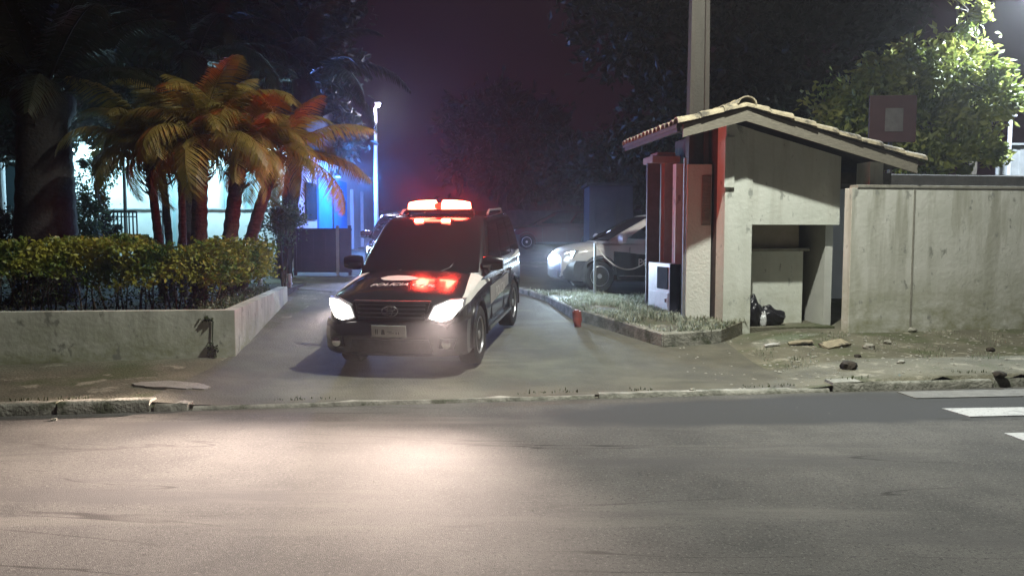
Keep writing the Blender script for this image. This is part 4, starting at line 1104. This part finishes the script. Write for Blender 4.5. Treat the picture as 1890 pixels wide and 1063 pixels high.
    def fpatch(name, poly, off, th, m_, sy=1, parent=t, nsub=8):
        """polygon in (y,z) laid on the curved nose"""
        bm = bmesh.new(); vs = [bm.verts.new((0, y*sy, z)) for y, z in poly]; bm.faces.new(vs)
        bmesh.ops.triangulate(bm, faces=bm.faces); bmesh.ops.subdivide_edges(bm, edges=bm.edges, cuts=nsub, use_grid_fill=True)
        for v in bm.verts: v.co.x = fxy(v.co.y)-S['rake'](v.co.z)+off
        r_ = bmesh.ops.extrude_face_region(bm, geom=bm.faces[:]); 
        for v in [e for e in r_['geom'] if isinstance(e, bmesh.types.BMVert)]: v.co.x -= th
        bmesh.ops.recalc_face_normals(bm, faces=bm.faces); me_ = bpy.data.meshes.new('p'); bm.to_mesh(me_); bm.free(); return link(name, me_, m_, parent, 30)
    S['front'](S, t, fpatch, full)
    return t, shell

def suv_front(S, t, fp, full):
    # bumper: rounded bar around the nose
    ys = [-.90+1.8*k/24 for k in range(25)]
    def bump_ring(y):
        x = S['nose'](abs(y))+.07; e = max(0, abs(y)-.78)/.12
        return [(x-.30, y, .30), (x-.05, y, .28), (x+.02, y, .34), (x+.035, y, .45), (x+.03, y, .56), (x+.0, y, .66), (x-.04, y, .70), (x-.30, y, .70)]
    mb = MB(); mb.loft([bump_ring(y) for y in ys]); mb.build('front_bumper', M['carblack'], t, 40)
    fp('lower_intake', [(-.52, .34), (.52, .34), (.48, .50), (-.48, .50)], .112, .02, M['black'])
    fp('grille', [(-.42, .72), (.42, .72), (.47, .93), (-.47, .93)], .03, .05, M['black'])
    for k in range(4):
        z = .75+k*.05; fp('grille_slat', [(-.42, z), (.42, z), (.42, z+.014), (-.42, z+.014)], .045, .02, M['steel_dark'])
    fp('grille_trim', [(-.49, .935), (.49, .935), (.48, .955), (-.48, .955)], .045, .05, M['steel_dark'])
    for s in (-1, 1):
        h = fp('headlight', [(.45, .74), (.62, .70), (.76, .73), (.86, .86), (.875, .97), (.70, .97), (.52, .90)], .045, .06, M['lens_side'], s)
        fp('lens', [(.48, .755), (.62, .715), (.74, .745), (.84, .87), (.85, .955), (.70, .955), (.54, .885)], .062, .014, M['lens_on'], s, h)
        f = fp('fog_lamp', [(.60, .40), (.76, .38), (.80, .50), (.62, .52)], .122, .03, M['black'], s)
        fb = MB(); fb.lathe([(.055, -.0), (.055, .02), (.03, .03)], 16, Matrix.Translation((S['nose'](.69)-S['rake'](.45)+.125, s*.69, .45)) @ Matrix.Rotation(R(90), 4, 'Y')); fb.build('lens', M['chrome'], f, 40)
    # emblem: three interlocked rings
    mb = MB(); ex = S['nose'](0)+.075-S['rake'](.84)
    def ellipse(cy, cz, a_, b_, r_=.008): mb.tube([(ex, cy+a_*math.cos(q), cz+b_*math.sin(q)) for q in [2*math.pi*k/28 for k in range(29)]], r_, 6)
    ellipse(0, .84, .098, .064); ellipse(0, .84, .032, .058, .006); ellipse(0, .868, .066, .026, .006)
    mb.build('emblem', M['chrome'], t, 60)
    # plate
    px_ = S['nose'](0)+.118
    mb = MB(); mb.box((px_, 0, .605), (.012, .43, .14), None, .003); pl = mb.build('licence_plate', M['plate'], t)
    mb = MB()
    mb.prism([(px_+.007, -.095, .565), (px_+.007, -.045, .565), (px_+.007, -.055, .625), (px_+.007, -.085, .625)], (.002, 0, 0))
    mb.build('plate_emblem', M['platemark'], pl); mb = MB()
    for y0, y1, z0_, z1_ in ((-.165, -.155, .57, .63), (-.145, -.135, .57, .63), (-.02, .04, .600, .606), (.0, .07, .58, .586), (.09, .10, .57, .60), (.12, .13, .57, .60)):
        mb.box((px_+.007, (y0+y1)/2, (z0_+z1_)/2), (.003, y1-y0, z1_-z0_))
    mb.build('plate_characters', M['platemark'], pl)
    # silver edge under the fog lamps
suv = dict(
    st=[(-2.42, .74, .98, 1.0, .50), (-2.34, .86, 1.08, 1.10, .40), (-2.1, .905, 1.12, 1.14, .34), (-1.2, .92, 1.13, 1.15, .32), (.7, .92, 1.13, 1.17, .32), (1.05, .918, 1.12, 1.20, .32), (1.5, .91, 1.07, 1.15, .32), (1.9, .90, 1.0, 1.075, .32), (2.08, .875, .97, 1.04, .34), (2.20, .83, .93, .99, .36), (2.28, .75, .84, .92, .38), (2.33, .66, .70, .80, .42)],
    gh=[(1.10, -2.28, 1.03, .885), (1.34, -2.22, .78, .85), (1.60, -2.12, .44, .79), (1.76, -2.03, .24, .745), (1.84, -1.93, .10, .70)],
    bulge=.14, win=[(.60, .90), (.32, .575), (.04, .29)], wr=.385, hw=.92, fa=1.42, ra=-1.35, seams=[.62, -.38, -1.02], handles=[-.18, -.98],
    mirror=(.90, 1.27), paint=M['carblack'], paint2=M['carblack'], trim=M['carblack'], handle=M['chrome'], mirrorpaint=M['carblack'],
    nose=lambda y: 2.33-.05*(y/.6)**2-.10*max(0, (y-.6)/.25)**2, rake=lambda z: .30*max(0, z-.72)**1.3, front=suv_front)
pf = Vector((-1.31, 10.42)); pr = Vector((-.87, 13.12))
hd = (pf-pr).normalized(); cc = pf-hd*1.42
rz = math.degrees(math.atan2(hd.y, hd.x))
zf_ = T(pf.x, pf.y)+.008; zr_ = T(pr.x, pr.y)+.008; pitch = math.degrees(math.atan2(zr_-zf_, 2.77))
zc0 = zf_+(zr_-zf_)*1.42/2.77
C1, sh = car(suv, 'police_car', 'black police car with lit red roof beacons facing the street', 'police cars', (cc.x, cc.y, zc0), rz, pitch)
# lightbar
lb = MB(); rings = []
bxr = .02
def lightbar(t):
    zr = 1.92
    b = MB(); b.box((-.12, 0, zr+.035), (.26, .98, .04), None, .015)
    for s in (-1, 1): b.box((-.12, s*.5, zr), (.1, .06, .06))
    base = b.build('lightbar_base', M['black'], t)
    for s in (-1, 1):
        b = MB(); rings = []
        for q in range(7):
            y = s*(.06+.40*q/6); e = 1-.25*(q/6)**3
            rings.append([(-.12+.13*math.cos(a_)*e, y, zr+.055+.13*max(0, math.sin(a_))*e) for a_ in [math.pi*k/8 for k in range(9)]])
        b.loft(rings); b.build('beacon_lens', M['redlens'], t, 50)
    b = MB(); b.box((-.12, 0, zr+.10), (.18, .12, .08), None, .02); b.build('beacon_centre', M['redlens_dim'], t)
lbt = bpy.data.objects.new('lightbar', None); COL.objects.link(lbt); lbt.parent = C1; lightbar(lbt)
# emissive red strip and blocks at the top of the windscreen
b = MB(); b.box((.30, 0, 1.82), (.03, .50, .03), None, .008); b.build('red_strip', M['redemit_small'], C1)
for s in (-1, 1):
    b = MB(); b.box((.318, s*.2, 1.82), (.03, .13, .045), None, .008); b.build('red_block', M['redlens'], C1)
# lights of the beacon and the headlamps (in world space)
def w_of(t, p): return Vector(t.location)+t.rotation_euler.to_matrix() @ Vector(p)
for s in (-1, 1):
    lamp('beacon_light', 'POINT', w_of(C1, (-.10, s*.3, 2.12)), 115, (1, .035, .02), .12)
def low_beam(l):
    # dipped beam: light cut off at the horizon, fading towards the bumper
    l.data.use_nodes = True; n = l.data.node_tree.nodes; L = l.data.node_tree.links; em = n['Emission']
    tc = n.new('ShaderNodeTexCoord'); sx = n.new('ShaderNodeSeparateXYZ'); L.new(tc.outputs['Normal'], sx.inputs[0])
    mr = n.new('ShaderNodeMapRange'); L.new(sx.outputs[1], mr.inputs[0]); mr.inputs[1].default_value = -.5; mr.inputs[2].default_value = .1
    cr = n.new('ShaderNodeValToRGB'); L.new(mr.outputs[0], cr.inputs[0]); e = cr.color_ramp.elements
    pts_ = [(-.47, 0), (-.39, .03), (-.33, .30), (-.27, .60), (-.20, .72), (-.155, .70), (-.11, .5), (-.04, .12), (.0, .012), (.1, .004)]
    e[0].position = 0; e[0].color = (0, 0, 0, 1); e[1].position = 1; e[1].color = (.006, .006, .006, 1)
    for y, v in pts_[:-1]:
        k = e.new((y+.5)/.6); k.color = (v, v, v, 1)
    L.new(cr.outputs[0], em.inputs['Strength'])
for s in (-1, 1):
    p = w_of(C1, (2.42, s*.70, .86)); q = w_of(C1, (2.42+4.0, s*1.1-.75, .86)); q.z = p.z
    low_beam(lamp('headlamp_light', 'SPOT', p, 8600, (1, .79, .68), .05, q, 80, 1.0))
    lamp('headlamp_spill_light', 'SPOT', p, 45, (1, .88, .82), .06, w_of(C1, (5, s*1.1, .3)), 140, 1.0)
# hood writing, emblem and decals
def hood_pt(x, y, off=.004):
    w_, zs_, zc_, zb_ = interp(suv['st'], x)[1:]
    a_ = abs(y)/w_; ks = [(0, zc_), (.3, zs_+(zc_-zs_)*.92), (.6, zs_+(zc_-zs_)*.65), (.90, zs_), (.955, zs_-.035), (.985, zs_-(zs_-zb_)*.16)]
    for (a0_, z0_), (a1_, z1_) in zip(ks, ks[1:]):
        if a_ <= a1_: return Vector((x, y, z0_+(z1_-z0_)*(a_-a0_)/(a1_-a0_)+off))
    return Vector((x, y, ks[-1][1]+off))
def hood_text(txt, x, y, size, stretch, m_, shear, name):
    me = text_mesh(txt, size, 0, shear)
    for v in me.vertices:
        lx, ly = v.co.x*stretch, v.co.y
        v.co = hood_pt(x-ly, y+lx, .006)
    return link(name, me, m_, C1)
hood_text('POLÍCIA CIVIL', 1.83, .0, .13, 1.05, M['decal'], .25, 'hood_lettering')
# oval shield blot on the hood
bm = bmesh.new(); vs_ = []
shp = [(-.30, 0), (-.22, .06), (-.08, .085), (.10, .085), (.26, .06), (.30, .03), (.22, -.02), (.08, -.055), (-.08, -.07), (-.22, -.055)]
pts_ = [hood_pt(1.54+v*1.5, -.12+u*.9, .006) for u, v in shp]; cv = hood_pt(1.54, -.12, .008)
vv = [bm.verts.new(p) for p in pts_]; c0 = bm.verts.new(cv)
for k in range(len(vv)): bm.faces.new((vv[k], vv[(k+1) % len(vv)], c0))
me = bpy.data.meshes.new('e'); bm.to_mesh(me); bm.free(); link('hood_shield', me, M['decal'], C1)
# white wedge bands along the shoulders, from headlamp to rear door
for s in (-1, 1):
    def band(a_, b_):
        x = 2.08-1.38*a_; w0 = .03+.13*a_; w_, zs_, zc_, zb_ = interp(suv['st'], x)[1:]
        yy = w_*(.984) - w0*1.5*b_; p = hood_pt(x, s*yy, .006); p.y += s*.004; return p
    MB().grid(band, 16, 5).build('shoulder_band', M['decal'], C1)
    b = MB(); 
    def band2(a_, b_):
        x = .74-1.5*a_; w_, zs_, zc_, zb_ = interp(suv['st'], x)[1:]
        return (x, s*(w_*.998+.006), zs_-.19-.26*b_*(1-a_*.3)+.02*a_)
    b.grid(band2, 14, 2).build('door_band', M['grey_decal'], C1)
    def band3(a_, b_):
        x = -1.2-.9*a_; w_, zs_, zc_, zb_ = interp(suv['st'], x)[1:]
        q = .885+(.80-.885)*(.12+b_*.5)
        return (x-.25*b_, s*(.895-.10*b_+.0), 1.14+.26*b_*a_)
    b = MB(); b.grid(band3, 6, 3).build('quarter_band', M['decal'], C1)
me = text_mesh('POLÍCIA', .20, 0); me.transform(Matrix.Translation((0.0, .933, .80)) @ Matrix.Rotation(R(180), 4, 'Z') @ Matrix.Rotation(R(90), 4, 'X')); link('door_lettering', me, M['decal'], C1)
me = text_mesh('POLÍCIA', .20, 0); me.transform(Matrix.Translation((0.0, -.933, .80)) @ Matrix.Rotation(R(90), 4, 'X')); link('door_lettering', me, M['decal'], C1)
# roof rails, wipers, aerial
for s in (-1, 1):
    b = MB(); b.tube([(-1.7, s*.66, 1.86), (-1.6, s*.66, 1.92), (-.5, s*.68, 1.94), (-.35, s*.68, 1.88)], .018, 8); b.build('roof_rail', M['metal'], C1)
    b = MB(); b.tube([(1.16, s*.30-.12, 1.13), (1.02, s*.30+.12, 1.22), (.83, s*.30+.22, 1.36)], .009, 5); b.build('wiper', M['black'], C1)

# hatchbacks behind
def hatch_front(S, t, fp, full):
    ys = [-.84+1.68*k/20 for k in range(21)]
    mb = MB(); mb.loft([[(S['nose'](abs(y))-.22, y, .20), (S['nose'](abs(y))+.02, y, .22), (S['nose'](abs(y))+.06, y, .36), (S['nose'](abs(y))+.05, y, .50), (S['nose'](abs(y)), y, .58), (S['nose'](abs(y))-.22, y, .58)] for y in ys]); mb.build('front_bumper', S['bumper'], t, 40)
    fp('grille', [(-.40, .58), (.40, .58), (.42, .68), (-.42, .68)], .02, .04, M['black'])
    fp('lower_intake', [(-.45, .26), (.45, .26), (.42, .40), (-.42, .40)], .07, .02, M['black'])
    for s in (-1, 1):
        h = fp('headlight', [(.46, .60), (.66, .56), (.79, .62), (.80, .78), (.62, .74)], .03, .05, M['lens_side'], s)
        fp('lens', [(.49, .615), (.66, .58), (.77, .63), (.78, .76), (.63, .725)], .042, .012, M['lens_blue'] if S['lit'] else M['chrome'], s, h)
def hatch(paint, low, lit): return dict(
    st=[(-1.98, .70, .84, .86, .34), (-1.90, .81, .92, .94, .26), (-1.6, .85, .95, .97, .22), (-.6, .86, .95, .98, .20), (.7, .86, .93, .97, .20), (1.05, .855, .90, .95, .20), (1.5, .84, .84, .90, .20), (1.75, .80, .78, .84, .22), (1.88, .72, .70, .76, .24), (1.95, .62, .60, .66, .28)],
    gh=[(.91, -1.88, 1.10, .825), (1.10, -1.82, .78, .78), (1.30, -1.70, .40, .71), (1.40, -1.62, .20, .66), (1.45, -1.52, .05, .62)],
    bulge=.12, win=[(.52, .90), (.20, .49)], wr=.30, hw=.86, fa=1.22, ra=-1.25, seams=[.62, -.32], handles=[-.18, -.95],
    mirror=(.82, 1.0), paint=paint, paint2=paint, trim=low, handle=low, mirrorpaint=paint, bumper=low, lit=lit,
    nose=lambda y: 1.95-.06*(y/.6)**2-.14*max(0, (y-.55)/.3)**2, rake=lambda z: .5*max(0, z-.55)**1.2, front=hatch_front)
# white patrol hatchback half hidden by the gatehouse, front to the left
a = Q(1150, 520, 17.8); xw, yw = 2.95, 17.5
g = T(xw, yw); C2, sh2 = car(hatch(M['carwhite'], M['black'], True), 'police_car', 'white police hatchback parked behind the slack chain', 'police cars', (xw, yw, g+.01), 190, -1)
C2.scale = (1.06, 1.05, 1.12)
for s in (-1, 1):
    b = MB()
    def lowband(a_, b_):
        x = .95-2.0*a_; w_, zs_, zc_, zb_ = interp(hatch(None, None, False)['st'], x)[1:]
        return (x, s*(w_+.006), zb_+.12+(zs_-zb_-.26)*b_-.10*b_*math.sin(a_*3.1))
    b.grid(lowband, 16, 3).build('dark_door_band', M['black'], C2)
    me = text_mesh('POLÍCIA', .19, 0); me.transform(Matrix.Translation((.10, s*.872, .56)) @ (Matrix.Rotation(R(180), 4, 'Z') if s > 0 else Matrix.Identity(4)) @ Matrix.Rotation(R(90), 4, 'X')); link('door_lettering', me, M['decal'], C2)
# dark red-lit car further back
a = Q(1030, 440, 31); C3, sh3 = car(hatch(M['carredlit'], M['black'], False), 'parked_car', 'dark car parked far behind between the police cars', 'parked cars', (a.x, 31, T(a.x, 31)+.01), 178, 0)
# dark car added behind the black one to carry the cold drive light
g = T(-2.75, 20.6); C4, sh4 = car(hatch(M['carblack'], M['black'], True), 'police_car', 'dark car added behind the black police car to carry cold light', 'police cars', (-2.75, 20.6, g+.01), -88, 3)
for s in (-1, 1):
    p = w_of(C4, (2.08, s*.64, .70)); lamp('cold_headlamp_light', 'SPOT', p, 420, (.42, .50, 1), .05, (-3.5, 11.0, .2) if s < 0 else (.6, 13.5, .3), 110, 1.0)  # lavender spots added to tint the planter side and the drive
# cold headlamp light of the white hatchback
for s in (-1, 1):
    p = w_of(C2, (2.18, s*.66, .76)); lamp('cold_headlamp_light', 'SPOT', p, 520, (.62, .82, 1), .05, (2.7, 13.2, .5), 95, 1.0)
# pale container/wall far behind
a = Q(1128, 372, 27); t = empty('pale_outbuilding', (a.x, 27, T(a.x, 27)), 'small pale bluish outbuilding far behind the white car', 'building')
z1 = Q(1128, 343, 27).z-T(a.x, 27)
mb = MB(); mb.box((0, 1, z1/2), (1.5, 2, z1), None, .02); mb.build('wall', M['container'], t)
mb = MB(); mb.box((0, 1, z1+.05), (1.7, 2.3, .1), None, .02); mb.build('roof', M['roofdark'], t)
mb = MB(); mb.box((-.2, -.02, z1*.4), (.7, .05, z1*.75), None, .01); mb.build('door', M['container'], t)
lamp('yard_point_light', 'POINT', (a.x-1.5, 25.5, 4.2), 7, (.5, .6, 1), .1)  # weak blue point light by the outbuilding, without a fixture
# low dark wall at the back of the drive
mb = MB(); mb.box((0, 0, .7), (30, .2, 1.6)); o = mb.build('back_wall', M['roofdark']); o.location = (-1, 36, T(-1, 36)); tag(o, 'long low dark wall across the far end of the drive', 'wall')

# ------------------------------------------------------------------ trees
def blob(px, py, D, rx, rz_, ry=None):
    c_ = Q(px, py, D); return (c_.x, c_.y, c_.z, rx*D/F, (ry or rx)*D/F, rz_*D/F)
def gpt(px, D):
    x = (px-PW/2)*D/F; return (x, D, T(x, D))
tg = 'trees behind the site'
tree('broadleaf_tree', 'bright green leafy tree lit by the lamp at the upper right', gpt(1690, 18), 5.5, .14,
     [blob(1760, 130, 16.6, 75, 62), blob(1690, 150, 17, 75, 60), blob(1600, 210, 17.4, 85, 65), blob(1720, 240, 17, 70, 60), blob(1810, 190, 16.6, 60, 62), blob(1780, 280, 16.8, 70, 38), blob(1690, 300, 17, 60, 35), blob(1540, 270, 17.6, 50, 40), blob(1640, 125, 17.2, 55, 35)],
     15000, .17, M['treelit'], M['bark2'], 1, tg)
tree('broadleaf_tree', 'leafy twigs of a tree hanging in at the top right corner', gpt(1790, 19.5), 8, .12,
     [blob(1790, 10, 16.8, 38, 45), blob(1760, -80, 17.5, 90, 60)], 3000, .17, M['treelit'], M['bark2'], 2, tg)
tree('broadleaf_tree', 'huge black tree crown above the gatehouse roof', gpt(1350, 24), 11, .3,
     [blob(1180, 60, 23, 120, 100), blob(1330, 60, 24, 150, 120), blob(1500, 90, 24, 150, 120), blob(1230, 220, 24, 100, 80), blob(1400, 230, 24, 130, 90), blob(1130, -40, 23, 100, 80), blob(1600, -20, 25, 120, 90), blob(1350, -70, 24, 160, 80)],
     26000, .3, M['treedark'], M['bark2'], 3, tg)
tree('broadleaf_tree', 'round dark tree silhouette far behind the police beacons', gpt(930, 44), 9, .3,
     [blob(905, 225, 44, 75, 58), blob(975, 245, 44, 65, 50), blob(870, 290, 44, 50, 60), blob(950, 310, 44, 90, 50)],
     12000, .5, M['treefar'], M['bark2'], 4, tg)
tree('broadleaf_tree', 'low dark tree mass behind the white car and the outbuilding', gpt(1150, 32), 6, .2,
     [blob(1050, 310, 33, 60, 50), blob(1140, 290, 31, 70, 55), blob(1090, 350, 33, 60, 40), blob(1190, 330, 30, 45, 45)],
     9000, .3, M['treefar'], M['bark2'], 5, tg)
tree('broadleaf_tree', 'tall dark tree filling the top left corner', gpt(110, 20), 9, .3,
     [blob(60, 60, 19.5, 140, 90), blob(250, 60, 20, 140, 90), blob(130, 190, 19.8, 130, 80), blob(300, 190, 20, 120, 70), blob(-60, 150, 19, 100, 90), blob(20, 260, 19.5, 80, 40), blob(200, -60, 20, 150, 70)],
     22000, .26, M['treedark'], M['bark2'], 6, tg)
tree('broadleaf_tree', 'dark reddish tree between the palms and the street lamp', gpt(560, 25), 8, .25,
     [blob(470, 90, 24, 110, 85), blob(580, 150, 25, 75, 80), blob(620, 240, 25.5, 45, 60), blob(430, 200, 24, 90, 60), blob(560, 20, 25, 90, 60)],
     15000, .28, M['treedark'], M['bark2'], 7, tg)

# ------------------------------------------------------------------ night haze
mb = MB(); mb.box((0, 28, 6.5), (90, 78, 15)); hz_ = mb.build('haze', None); tag(hz_, 'thin night haze in the air', 'haze', kind='stuff')
hm = bpy.data.materials.new('haze'); hm.use_nodes = True; n = hm.node_tree.nodes; n.remove(n['Principled BSDF'])
pv = n.new('ShaderNodeVolumePrincipled'); pv.inputs['Density'].default_value = .0018; pv.inputs['Color'].default_value = (.9, .9, .95, 1); pv.inputs['Anisotropy'].default_value = .82
hm.node_tree.links.new(pv.outputs[0], n['Material Output'].inputs['Volume']); hz_.data.materials.append(hm)
